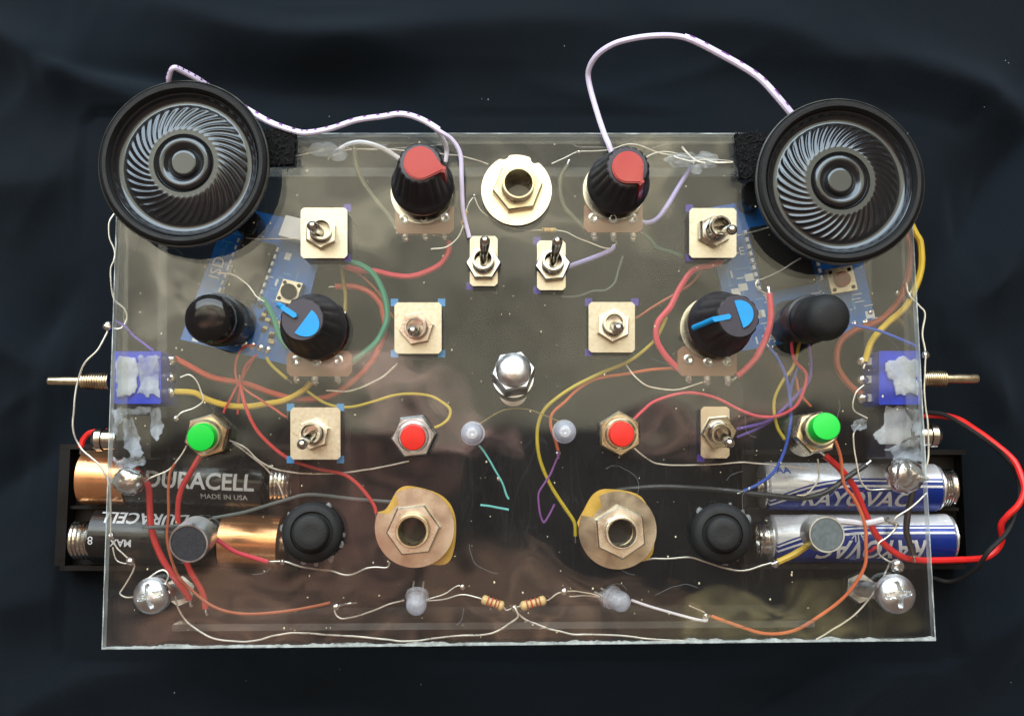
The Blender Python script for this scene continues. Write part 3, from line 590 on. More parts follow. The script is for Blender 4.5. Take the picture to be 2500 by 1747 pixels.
# ---- toggle switches
def toggle(lab, plate, nut, ring, ball, rot=0, tape=None, nr=42, zb=11, pm='plate', bm='chrome', nm='nut'):
    x0, y0, x1, y1 = plate
    g = G().pxbox(x0+4, y0+4, x1-4, y1-4, -21, -3); root = g.build('toggle_switch', M['navy'], DEV, label=lab)
    cx, cy = (x0+x1)/2, (y0+y1)/2
    for dy in (-1, 0, 1):
        for dx in ((-1, 1) if x1-x0 > 90 else (0,)):
            p = P(cx+dx*32, cy+dy*40, -21); gg = G().tube([p, p-UP*.005], .0008, 6); gg.build('solder_lug', M['solder'], root)
    G().pxbox(x0, y0, x1, y1, .05, 1.0, c=7).build('mounting_plate', M[pm], root)
    if tape:
        m, cs = tape
        for sx, sy in cs:
            X = x1 if sx > 0 else x0; Y = y1 if sy > 0 else y0
            G().pxbox(X-9, Y-9, X+9, Y+9, -2.95, -2.82 if m == 'x' else -2.82).build('tape_corner' if m == 'tape' else 'marker_dot', M[m], root)
    nb = P(*nut, 1.0); rt = P(*ring, 6.3); ax = (rt-nb).normalized(); H = (rt-nb).length
    s = SC(nb)
    G().hexp(nb-ax*.0002, ax, nr*s, .0022, rot, ri=26*s).build('hex_nut', M[nm], root, 25)
    G().lathe(nb+ax*.0015, ax, [(26*s, 0), (nr*s*.72, 0), (nr*s*.70, .0009), (26*s, .0009)], 24).build('lock_ring', M[bm], root)
    ro, ri = 27*s, 20*s
    pr = [(ro, 0)]
    k = 6
    for i in range(k):
        h = .0022+(H-.003)*(i/k); st = (H-.003)/k
        pr += [(ro*.97, h), (ro, h+st*.5)]
    pr += [(ro, H-.0006), (ro*.95, H), (ri*1.05, H), (ri, H-.0004), (ri, H*.35), (0, H*.3)]
    G().lathe(nb, ax, pr, 28).build('bushing', M[bm], root)
    a = nb+ax*H*.4; b = P(*ball, zb); d = (b-a); rb = 13.5*s
    n = 10; pts = [a+d*(i/n) for i in range(n+1)]; rs = [rb*(.62+.3*i/n) for i in range(n+1)]
    dn = d.normalized()
    for q in range(1, 6):
        t = q/5*math.pi/2; pts.append(b+dn*rb*.95*math.sin(t)); rs.append(max(rb*.92*math.cos(t), 1e-5))
    G().tube(pts, rs, 16).build('lever', M[bm], root, 60)
ALL = [(-1, -1), (1, -1), (-1, 1), (1, 1)]
toggle('toggle switch on square plate beside the left speaker, lever tipped left', (734,507,848,630), (783,571), (784,558), (763,552), .5, ('marker', [(1, -1), (1, 1)]), nr=40, zb=11)
toggle('narrow toggle switch under the top jack, left one of the pair', (1147,576,1215,698), (1181,646), (1179,631), (1184,588), 0, ('marker', [(-1, 1)]), nr=43, zb=9.5)
toggle('narrow toggle switch under the top jack, right one of the pair', (1311,587,1381,708), (1349,650), (1351,634), (1361,590), .1, ('marker', [(-1, -1), (-1, 1)]), nr=43, zb=9.5)
toggle('toggle switch with blue tape corners right of the left blue-pointer knob', (963,738,1078,863), (1018,801), (1013,798), (1008,807), .2, ('tape', ALL), nr=43, zb=10)
toggle('toggle switch with square plate left of the right blue-pointer knob', (1437,737,1550,860), (1497,796), (1500,787), (1510,800), .45, ('marker', [(-1, -1), (1, -1), (-1, 1)]), nr=43, zb=10)
toggle('toggle switch on square plate beside the right speaker, lever tipped right', (1683,508,1798,629), (1740,566), (1762,551), (1787,561), .5, ('marker', [(-1, -1), (-1, 1)]), nr=42, zb=11)
toggle('toggle switch with blue tape corners between the left green and red buttons', (709,994,831,1121), (768,1059), (756,1057), (738,1084), .35, ('tape', ALL), nr=40, zb=11)
toggle('narrow toggle switch between the right red and green buttons', (1711,992,1781,1118), (1753,1053), (1764,1060), (1781,1081), .1, ('marker', [(-1, 1)]), nr=43, zb=11, pm='dullnickel', nm='chrome')
# ---- potentiometers and knobs
def pot(lab, can, tab, rivets, lugs):
    c = P(*can, -3); s = SC(c); r = 80*s
    root = G().lathe(c-UP*.008, UP, [(0, 0), (r, 0), (r, .0066), (r*.96, .0076), (r*.5, .0078), (0, .0078)], 40).build('potentiometer', M['chrome'], DEV, label=lab)
    x0, y0, x1, y1 = tab; G().pxbox(x0, y0, x1, y1, -5.4, -3.8, c=10).build('terminal_board', M['phenolic'], root)
    for x, y in rivets:
        p = P(x, y, -3.8); G().lathe(p, UP, [(.0012, 0), (.00125, .0003), (.0008, .0005), (.0004, .00035), (0, .0002)], 18).build('rivet', M['solder'], root)
    for i, (x, y) in enumerate(lugs):
        p = P(x, y-8, -4.6); q = P(x+(i-1)*1.5, y+16, -6.2); G().tube([p, p.lerp(q, .5)+UP*.0006, q], [.0008, .00085, .0007], 8).build('lug', M['pin'], root)
        blob(x+1, y+12, -5.6, 9, parent=root, name='solder_joint')
def knob_body(lab, base, top, zt, rb, rt, lobes, amp, face, red):
    b = P(*base, .8); t = P(*top, zt); ax = t-b; H = ax.length; s0, s1 = SC(b), SC(t); R0, R1 = rb*s0, rt*s1
    prof = [(R0*.9, 0), (R0, .0006), (R0*.995, H*.16), (R0*.97, H*.2), (R0*.93, H*.24), (R0*.66+R1*.34, H*.34), (R0*.45+R1*.55, H*.55), (R0*.22+R1*.78, H*.78), (R1*1.03, H*.95), (R1*.98, H*.99), (R1*.9, H), (0, H)]
    w = [0, 0, 0, 0, .2, .6, 1, 1, 1, .8, .3, 0]
    def rm(a, j): return 1-amp*w[j]*(.5+.5*math.cos(a*lobes))**2
    o = G().lathe(b, ax, prof, lobes*8, rmod=rm).build('control_knob', M['knob'], DEV, 50, label=lab)
    G().lathe(t, ax, [(R1*(.93 if face else .88), -.0002), (R1*(.93 if face else .88), .00006), (0, .00006)], 40).build('knob_face', M['knob_face'], o)
    # metal skirt washer under the knob
    G().lathe(b-UP*.0007, UP, [(0, 0), (R0*.93, 0), (R0*.93, .0008), (0, .0008)], 40).build('washer', M['chrome'], o)
    return o, b, t, ax.normalized()
def red_knob(lab, base, top, tip, ridge, rc):
    zt = 15
    o, b, t, ax = knob_body(lab, base, top, zt, 76, 54, 18, .07, False, True)
    cx, cy = top; a0 = math.atan2(tip[1]-cy, tip[0]-cx); dl = math.hypot(tip[0]-cx, tip[1]-cy); w = math.acos(min(1, rc/dl))
    poly = [tip]+[(cx+rc*math.cos(a0+w+(2*math.pi-2*w)*i/28), cy+rc*math.sin(a0+w+(2*math.pi-2*w)*i/28)) for i in range(29)]
    g = G().pxprism(poly, zt+.02, zt+.9)
    ins = [(cx+(x-cx)*.9, cy+(y-cy)*.9) for x, y in poly]; g.pxprism(ins, zt+.9, zt+1.2)
    d = Vector((math.cos(a0), -math.sin(a0), 0)); n = Vector((-d.y, d.x, 0)); p0 = P(*tip, zt+.7); p1 = P(*ridge, 5.5)
    g.prism([p0+n*.0011-d*.003, p0-n*.0011-d*.003, p0-n*.0007+d*.0001, p0+n*.0007+d*.0001], (p1-p0)) if True else None
    g.build('pointer_cap', M['red_cap'], o, 40)
red_knob('black knob with red pointer left of the top jack', (1032,456), (1026,398), (1086,414), (1092,447), 41)
red_knob('black knob with red pointer right of the top jack', (1507,451), (1533,408), (1568,447), (1561,486), 39)
pot('potentiometer under the left red-pointer knob', (1030,470), (965,496,1108,570), [(987,535),(1035,533),(1085,532)], [(990,571),(1038,568),(1085,566)])
pot('potentiometer under the right red-pointer knob', (1500,462), (1426,492,1569,567), [(1449,532),(1497,534),(1545,534)], [(1450,568),(1497,570),(1545,570)])
def blue_knob(lab, base, top, bar, skirt, dpoly):
    zt = 14.5
    o, b, t, ax = knob_body(lab, base, top, zt, 80, 54, 14, .05, True, False)
    def bar_poly(p, q, wd):
        dx, dy = q[0]-p[0], q[1]-p[1]; l = math.hypot(dx, dy); nx, ny = -dy/l*wd, dx/l*wd
        return [(p[0]+nx, p[1]+ny), (q[0]+nx, q[1]+ny), (q[0]+dx/l*wd*.8, q[1]+dy/l*wd*.8), (q[0]-nx, q[1]-ny), (p[0]-nx, p[1]-ny), (p[0]-dx/l*wd*.8, p[1]-dy/l*wd*.8)]
    g = G().pxprism(bar_poly(*bar, 6.5), zt-.5, zt+.7)
    if skirt:
        q0, q1 = P(*bar[1], zt), P(*skirt, 7); g.tube([q0, q0.lerp(q1, .5), q1], .0007, 10)
    g.build('pointer_line', M['blue_cap'], o, 40)
    G().pxprism(dpoly, zt-.1, zt+.35).build('half_disc_mark', M['blue_cap'], o, 40)
def dshape(a, b, bulge, n=14):
    """straight edge a-b with a rounded side bulging by 'bulge' pixels to the right of a->b"""
    dx, dy = b[0]-a[0], b[1]-a[1]; l = math.hypot(dx, dy); nx, ny = dy/l, -dx/l; pts = []
    for i in range(n+1):
        t = i/n; c = .5-.5*math.cos(math.pi*t); h = math.sin(math.pi*t)
        pts.append((a[0]+dx*c+nx*bulge*h, a[1]+dy*c+ny*bulge*h))
    return pts
blue_knob('black knob with blue pointer beside the left domed black button', (768,799), (738,780), ((720,770), (690,750)), (681,744), dshape((761,756), (719,812), 42))
blue_knob('black knob with blue pointer beside the right domed black button', (1754,793), (1803,772), ((1781,772), (1744,779)), (1694,800), dshape((1793,734), (1815,800), 36))
pot('potentiometer under the left blue-pointer knob', (768,803), (700,856,859,918), [(723,880),(773,883),(826,879)], [(725,914),(770,920),(824,914)])
pot('potentiometer under the right blue-pointer knob', (1738,800), (1655,846,1799,917), [(1681,877),(1729,883),(1776,883)], [(1681,913),(1725,920),(1775,922)])
# ---- audio jacks
def jack(lab, wc, wr, nutc, top, zt, wm, notch=None, ro=40, ri=32.5, nr=62, rot=0.2, ins=None, nm='brassy', bm='brassy'):
    c = P(*wc, 1.0); s = SC(c)
    nb = P(*nutc, 1.0); t = P(*top, zt); ax = t-nb; H = ax.length; s1 = SC(t)
    prof = [(ro*s1*1.02, -.014), (ro*s1*1.02, .0025)]
    for i in range(4):
        h = .0025+(H-.0035)*i/4; prof += [(ro*s1*.96, h), (ro*s1*1.0, h+(H-.0035)/8)]
    prof += [(ro*s1, H-.0007), (ro*s1*.95, H), (ri*s1*1.06, H), (ri*s1, H-.0005), (ri*s1, -.0026), (0, -.0026)]
    g = G(); g.mi = 0; g.lathe(nb, ax, prof[:-1], 40); g.mi = 1; g.lathe(nb, ax, prof[-2:], 40)  # second material: dark disc closing the bore, in place of its inner shade
    o = g.build('audio_jack', [M[bm], M['jack_dark']], DEV, label=lab)
    n = 64; poly = []
    for i in range(n):
        a = 2*math.pi*i/n; r = wr
        if notch:
            for na, nw, nd in notch:
                dlt = abs((a-na+math.pi) % (2*math.pi)-math.pi)
                if dlt < nw: r = wr*nd
        poly.append((wc[0]+r*math.cos(a), wc[1]+r*math.sin(a)))
    G().annulus(poly, wc, ro*.9, .1, 1.0).build('washer', M[wm], o)
    if ins:
        q = [Vector((wc[0]+dx*.97, wc[1]+dy*.97, 0)) for dx, dy in ins]; q = catmull(q+[q[0]], 5)[:-1]
        G().pxprism([(v.x, v.y) for v in q], -3.9, -2.9).build('insulator', M['insul'], o)
    G().hexp(nb, ax, nr*s, .0024, rot, ri=ro*s*.95).build('hex_nut', M[nm], o, 25)
    x, y = wc; G().pxbox(x-52, y-58, x+52, y+58, -13.5, -3.95, c=12).build('jack_body', M['jack_dark'], o)
    return o
jack('large jack socket with bright washer at the top centre', (1261,464), 86, (1263,462), (1266,446), 7, 'washer', [(-1.9, .1, .93), (-1.05, .12, .9)], 40, 32.5, 62, .15)
jack('jack socket with coppery notched washer right of the lower left black button', (1012,1288), 97, (1010,1291), (1006,1297), 6.5, 'bronze', [(-2.4, .26, .72)], 42, 33, 66, .1,
     [(-92, -40), (-70, -50), (-40, -98), (0, -104), (70, -80), (102, -30), (100, 50), (75, 92), (0, 80), (-80, 40)], nm='nut')
jack('jack socket with dull notched washer left of the lower right black button', (1508,1294), 95, (1513,1297), (1519,1301), 6.5, 'dullnickel', [(-2.4, .26, .72)], 40, 33, 66, .6,
     [(-102, -20), (-86, -50), (-60, -92), (-20, -104), (60, -84), (90, 0), (80, 70), (0, 80), (-80, 40)], nm='nut', bm='nut')
for x, y in ((1010, 1290), (1508, 1296)):
    pass
# ---- push buttons
def push(lab, nut, nr, cap, rc, zc, m, nm, rot, rim=1.25):
    b = P(*nut, .05); t = P(*cap, zc); ax = t-b; H = ax.length; s = SC(b); a = ax.normalized()
    R = rc*SC(t)
    root = G().lathe(b-a*.012, ax, [(0, 0), (R*1.25, 0), (R*1.25, .012+.0035), (R*rim, .012+H*.55), (R*1.12, .012+H*.6), (R*1.05, .012+H*.6), (0, .012+H*.6)], 32).build('push_button', M['brassy' if nm != 'steel' else 'steel'], DEV, label=lab)
    G().hexp(b, ax, nr*s, .0028, rot).build('hex_nut', M[nm], root, 25)
    G().lathe(b+a*.0026, ax, [(0, 0), (nr*s*.8, 0), (nr*s*.78, .0008), (0, .0008)], 30).build('lock_ring', M[nm], root)
    G().lathe(b+a*H*.5, ax, [(0, 0), (R, 0), (R, H*.5-.0005), (R*.93, H*.5), (R*.5, H*.5+.0002), (0, H*.5+.0002)], 32).build('button_cap', M[m], root)
push('green push button beside the left side switch', (508,1062), 54, (490,1068), 34, 10, 'green_btn', 'brassy', .3)
push('green push button beside the right side switch', (1988,1058), 54, (2018,1040), 35, 12, 'green_btn', 'brassy', .2)
push('red push button in a grey nut left of centre', (1010,1062), 55, (1008,1069), 31, 6.5, 'red_btn', 'steel', .1)
push('red push button in a brassy nut right of centre', (1511,1057), 55, (1519,1060), 31, 7, 'red_btn', 'brassy', .55)
def dome_btn(lab, base, top, zt, r, m):
    b = P(*base, .05); t = P(*top, zt); ax = t-b; H = ax.length; R = r*SC(t)
    o = G().lathe(b, ax, [(0, -.012), (R*1.02, -.012), (R*1.02, .002), (R*1.1, .0022), (R*1.1, .0036), (R*1.0, .0040), (R*.98, H*.42), (0, H*.42)], 40).build('large_push_button', M['black'], DEV, label=lab)
    pr = [(0, H*.42), (R*.9, H*.42), (R*1.0, H*.46), (R*1.0, H*.78)]
    for i in range(1, 8):
        q = i/7*math.pi/2; pr.append((R*math.cos(q)**.6 if i < 7 else 0, H*.78+(H*.24)*math.sin(q)))
    G().lathe(b, ax, pr, 40).build('domed_cap', M[m], o, 50)
dome_btn('glossy domed black push button above the left side switch', (540,782), (506,778), 13, 62, 'black_gloss')
dome_btn('tall matte black push button leaning right above the right side switch', (1966,781), (2030,773), 17, 58, 'rubber')
def step_btn(lab, base, top, r0, r1, seed):
    b = P(*base, .05); t = P(*top, 8); ax = t-b; H = ax.length; R0 = r0*SC(b); R1 = r1*SC(t)
    o = G().lathe(b, ax, [(0, -.010), (R0*.8, -.010), (R0*.8, 0), (R0, .0004), (R0, .0022), (R0*.95, .0034), (R0*.84, .0041), (R1*1.16, .0042), (R1*1.12, .0035), (0, .0035)], 44).build('round_push_button', M['rubber'], DEV, label=lab)
    G().lathe(b, ax, [(R1, .0036), (R1, H*.86), (R1*.94, H*.96), (R1*.84, H), (R1*.4, H*.985), (0, H*.98)], 40).build('button_cap', M['rubber'], o, 50)
    random.seed(seed); g = G()
    for i in range(9):
        a = random.random()*6.28; rr = r0*random.uniform(.98, 1.04); p = P(base[0]+rr*math.cos(a), base[1]+rr*math.sin(a), -2.9)
        g.ball(p, random.uniform(.0003, .0009), 8, 6, (1, 1.4, .5), .4, i)
    g.build('glue_ring', M['glue'], o, 60, kind='stuff')
step_btn('round black rubber push button beside the left microphone', (764,1299), (757,1300), 73, 45, 3)
step_btn('round black rubber push button beside the right microphone', (1760,1301), (1768,1303), 73, 43, 4)
# ---- dome (acorn) nut in the centre
b = P(1253, 921, 0); t = P(1254, 899, 7); ax = t-b; s = SC(b)
o = G().lathe(b, ax, [(0, -.004), (50*s, -.004), (50*s, -.0005), (40*s, -.0003), (40*s, 0), (0, 0)], 32).build('acorn_nut', M['steel'], DEV, label='shiny domed acorn nut at the centre of the panel')
G().hexp(b, ax, 53*s, .0056, .15, ch=.06).build('hex_base', M['steel'], o, 25)
R = 44*SC(t); pr = [(R*.99, .0052), (R, .0058)]+[(R*math.cos(i/9*math.pi/2)+(1e-9), .0060+R*.55*math.sin(i/9*math.pi/2)) for i in range(10)]; pr[-1] = (0, pr[-1][1])
G().lathe(b, ax, pr, 40).build('dome', M['steel'], o, 60)
G().lathe(P(1253, 958, -12), UP, [(0, 0), (36*s, 0), (36*s, .0018), (24*s, .002), (24*s, .009), (0, .009)], 28).build('washer_stack', M['steel'], o)
# ---- clear LEDs
def led(lab, a, za, bpx, zb, r):
    A, B = P(*a, za), P(*bpx, zb); ax = B-A; R = r*SC(B); H = max(ax.length, .004)
    pr = [(0, 0), (R*1.15, 0), (R*1.15, .001), (R, .0011), (R, H-R*.3)]+[(R*math.cos(i/7*math.pi/2), H-R*.3+R*math.sin(i/7*math.pi/2)) for i in range(1, 7)]+[(0, H+R*.7)]
    o = G().lathe(A, ax, pr, 28).build('clear_led', M['led'], DEV, 60, label=lab)
    x, y, a_ = frame(ax); G().lathe(A+ax*.3, ax, [(0, 0), (R*.5, 0), (R*.55, H*.35), (R*.3, H*.35), (0, H*.2)], 14).build('reflector_cup', M['pin'], o)
    for q in (-1, 1): G().tube([A+x*q*.0012-a_*.004, A+x*q*.0012+ax*.4], .00025, 6).build('lead', M['pin'], o)
led('clear round light emitting diode left below the acorn nut', (1155,1057), -4, (1151,1057), 2.5, 26)
led('clear round light emitting diode right below the acorn nut', (1377,1053), -4, (1381,1053), 2.5, 26)
led('clear bulb lying at the lower edge, left of the resistors', (1019,1450), -6, (1016,1478), -3.5, 25)
led('clear bulb lying at the lower edge, right of the resistors', (1490,1455), -6, (1520,1470), -3.5, 25)
blob(1487, 1455, -5.5, 24, 'glue', (1.2, .75, .5), .2, 'glue_blob')
# ---- microphones
M['mic2'] = mat('mic_grey_felt', L(98, 106, 108), .8, spec=.3, bump=.3, bs=3000, var=.2, vs=900)
M['mic'] = mat('mic_felt', L(62, 62, 68), .9, spec=.2, bump=.4, bs=3500, var=.25, vs=1500)
def mic(lab, face, zf, back, zb, r, fm='mic'):
    F, Bk = P(*face, zf), P(*back, zb); ax = F-Bk; H = ax.length; R = r*SC(F)
    o = G().lathe(Bk, ax, [(0, 0), (R*.96, 0), (R, .0004), (R, H-.0005), (R*.97, H), (R*.89, H), (R*.87, H-.0004), (0, H-.0004)], 44).build('microphone_capsule', M['steel'], DEV, label=lab)
    G().lathe(Bk, ax, [(R*.88, H-.0003), (R*.85, H-.0001), (0, H-.0001)], 44).build('felt_face', M[fm], o)
mic('silver microphone capsule with dark felt face over the left batteries', (460,1326), 6, (484,1304), -1.5, 49)
mic('silver microphone capsule with dark felt face over the right batteries', (2019,1304), 6, (1995,1300), -1.5, 45, 'mic2')
# ---- screws
def screw(lab, head, zt, foot, zf, r, tw):
    t = P(*head, zt); s = SC(t); R = r*s; b = P(*foot, zf); ax = UP*1.0
    shaft = (t-b)
    x, y, a_ = frame(shaft); g = G(); na, nr_ = 96, 26; hw, hl = R*.15, R*.66
    rows = [(R*.9, -.0062, 0), (R*.99, -.0054, 0)]+[(R*(1-(i/nr_))**.8 if i < nr_ else R*.0, None, 1) for i in range(nr_+1)]
    for rr, hh, dome in rows:
        for k in range(na):
            th = 2*math.pi*k/na; px_, py_ = rr*math.cos(th-tw), rr*math.sin(th-tw)
            if hh is None or dome:
                h_ = -.0044+.0028*math.sqrt(max(0, 1-(rr/R)**2))
                m_ = min(abs(px_), abs(py_)); mm_ = max(abs(px_), abs(py_))
                wl = hw*(1.25-.55*mm_/hl)
                cut = max(0, min(1, (wl-m_)/(R*.05)))*max(0, min(1, (hl-mm_)/(R*.10)))
                h_ -= .0016*cut
            else: h_ = hh
            g.v.append(t+a_*h_+(x*math.cos(th)+y*math.sin(th))*rr)
    for jj in range(len(rows)-1):
        for k in range(na): g.f.append((jj*na+k, jj*na+(k+1) % na, (jj+1)*na+(k+1) % na, (jj+1)*na+k)); g.m.append(0)
    o = g.build('screw', M['steel'], DEV, 50, label=lab)
    pts = []; n = 60; sl = shaft.length-.005
    an = shaft.normalized()
    pr = [(0, 0)]
    for i in range(36): pr += [(.0021, sl*i/36), (.0018, sl*(i+.5)/36)]
    pr += [(0, sl)]
    G().lathe(b, shaft, pr, 14).build('threaded_shaft', M['steel'], o)
    G().hexp(b+an*.002, shaft, .0042, .003, .4).build('hex_nut', M['steel'], o, 25)
screw('round cross-head screw at the lower left corner', (358,1455), 5, (452,1440), -29, 46, .25)
screw('round cross-head screw at the lower right corner', (2203,1452), 5, (2086,1432), -29, 49, .12)
# ---- side toggle switches
def side_switch(lab, body, zc, sign, yb, x_th, x_lv, x_end, terms, tx):
    x0, y0, x1, y1 = body
    root = G().pxbox(x0, y0, x1, y1, zc-6, zc+6, c=3).build('side_toggle_switch', M['bluebody'], DEV, label=lab)
    a, b, c = P(x_th, yb, zc), P(x_lv, yb, zc), P(x_end, yb, zc)
    ax = b-a; Ln = ax.length; pr = [(0, 0)]; k = 11
    R = 20*SC(a)
    for i in range(k): pr += [(R, Ln*(i+.1)/k), (R, Ln*(i+.45)/k), (R*.84, Ln*(i+.6)/k), (R*.84, Ln*(i+.95)/k)]
    pr += [(R*.9, Ln), (0, Ln)]
    G().lathe(a, ax, pr, 24).build('threaded_bushing', M['brassy'], root, 30)
    e = (c-b).normalized(); r = 11.5*SC(b)
    G().tube([b-e*.001, c-e*.0006, c-e*.0002, c], [r, r, r*.9, r*.6], 18).build('lever', M['brassy'], root)
    for y in terms:
        p, q = P(tx[0], y, zc), P(tx[1], y, zc); g = G(); g.prism([p+Vector((0, .0009, 0)), p-Vector((0, .0009, 0)), q-Vector((0, .0009, 0)), q+Vector((0, .0009, 0))], UP*.0007); g.build('terminal', M['pin'], root, smooth=False)
        g = G().ball(q.lerp(p, .15)+UP*.0005, .0013, 12, 8, (1.2, 1, .8), .3, y); g.build('solder_joint', M['solder'], root, 60)
    return root
def patch(poly, z, h, m, name, parent, lab=None, seed=1):
    """lumpy smear of dried glue: a noisy height field over the pixel polygon"""
    xs = [p[0] for p in poly]; ys = [p[1] for p in poly]; x0, x1, y0, y1 = min(xs), max(xs), min(ys), max(ys); n = 44
    def inside(x, y):
        c = False; j = len(poly)-1
        for i in range(len(poly)):
            (xi, yi), (xj, yj) = poly[i], poly[j]
            if (yi > y) != (yj > y) and x < (xj-xi)*(y-yi)/(yj-yi)+xi: c = not c
            j = i
        return c
    def edged(x, y):
        m_ = 1e9
        for i in range(len(poly)):
            (xa, ya), (xb, yb) = poly[i], poly[(i+1) % len(poly)]; dx, dy = xb-xa, yb-ya
            t = max(0, min(1, ((x-xa)*dx+(y-ya)*dy)/(dx*dx+dy*dy+1e-9))); m_ = min(m_, math.hypot(x-xa-dx*t, y-ya-dy*t))
        return m_
    g = G(); ids = {}
    for j in range(n+1):
        for i in range(n+1):
            x = x0+(x1-x0)*i/n; y = y0+(y1-y0)*j/n
            wx = x+9*noise.noise((x*.06, y*.06, seed)); wy = y+9*noise.noise((x*.06, y*.06, seed+9))
            if inside(wx, wy):
                e = min(1, edged(wx, wy)/14); hh = h*(math.sqrt(e)*(.8+.3*noise.noise((x*.03, y*.03, seed+3))))
                ids[i, j] = len(g.v); g.v.append(P(x, y, z+hh))
    top = len(g.v)
    for (i, j), a in ids.items():
        q = [(i, j), (i, j+1), (i+1, j+1), (i+1, j)]
        if all(k in ids for k in q): g.f.append(tuple(ids[k] for k in q)); g.m.append(0)
    # a flat underside closes the lump
    low = {k: len(g.v)+n_ for n_, k in enumerate(ids)}
    for k in ids: v = g.v[ids[k]]; g.v.append(Vector((v.x, v.y, ZP+(z-.25)/1000)))
    cnt = {}
    for f in list(g.f):
        g.f.append(tuple(top+i for i in reversed(f))); g.m.append(0)
        for a, b_ in zip(f, f[1:]+f[:1]): cnt[(a, b_)] = 1
    for (a, b_) in list(cnt):
        if (b_, a) not in cnt: g.f.append((b_, a, top+a, top+b_)); g.m.append(0)
    return g.build(name, M[m], parent, 60, **({'label': lab} if lab else {}))
ls = side_switch('blue toggle switch through the left wall', (279,857,393,985), -10, -1, 930, 268, 200, 117, (879, 921, 958), (385, 424))
rs = side_switch('blue toggle switch through the right wall', (2146,856,2246,987), -10, 1, 924, 2252, 2308, 2389, (882, 926, 971), (2150, 2096))
patch([(281,870),(330,868),(338,905),(330,965),(284,968)], -3.4, .5, 'frost', 'dried_glue', ls, 'white glue on the blue switch body', 2)
patch([(338,868),(388,866),(390,970),(336,962),(344,930),(334,900)], -3.6, .3, 'smear', 'dried_glue', ls, None, 5)
patch([(2166,878),(2205,868),(2240,880),(2244,960),(2190,964),(2180,930),(2156,908)], -3.4, .7, 'frost', 'dried_glue', rs, 'white glue on the blue switch body', 8)
# glued supports under the side switches
def support(lab, rect, body, glue1, glue2, seed):
    x0, y0, x1, y1 = rect; root = G().pxbox(x0, y0, x1, y1, -20, -6, c=3).build('glued_support_block', M[body], DEV, label=lab)
    for i, gl in enumerate(glue1): patch(gl, -5.8, .5, 'frost', 'dried_glue', root, None, seed+i)
    for i, gl in enumerate(glue2): patch(gl, -5.6, .35, 'smear', 'smeared_glue', root, None, seed+20+i)
support('black block smeared with white glue below the left side switch', (279,1014,368,1120), 'black_gloss', [], [[(272,1000),(365,990),(372,1008),(300,1016),(290,1050),(272,1080)], [(300,1020),(322,1018),(340,1060),(350,1112),(318,1116),(300,1080)], [(275,1118),(360,1112),(350,1140),(282,1148)], [(368,1000),(392,990),(400,1040),(380,1080),(366,1060)]], 31)
support('bluish block under a lump of white glue below the right side switch', (2162,992,2252,1118), 'navy', [[(2166,990),(2196,988),(2225,1020),(2226,1066),(2200,1084),(2150,1088),(2128,1060),(2150,1045)]], [[(2160,1092),(2250,1066),(2252,1126),(2190,1134)], [(2205,992),(2248,1000),(2250,1060),(2232,1064),(2228,1015)], [(2075,1036),(2120,1020),(2112,1046),(2086,1056)]], 51)
# silver studs poking out of the side walls
for (x, y, sgn, lab) in ((250, 1072, -1, 'silver stud poking out of the left wall'), (2272, 1063, 1, 'silver stud poking out of the right wall')):
    p = P(x, y, -14); G().lathe(p-Vector((sgn*.005, 0, 0)), Vector((sgn, 0, 0)), [(0, 0), (.0026, 0), (.0026, .0045), (.0030, .0047), (.0030, .0062), (.0022, .0072), (0, .0075)], 24).build('metal_stud', M['chrome'], DEV, label=lab)
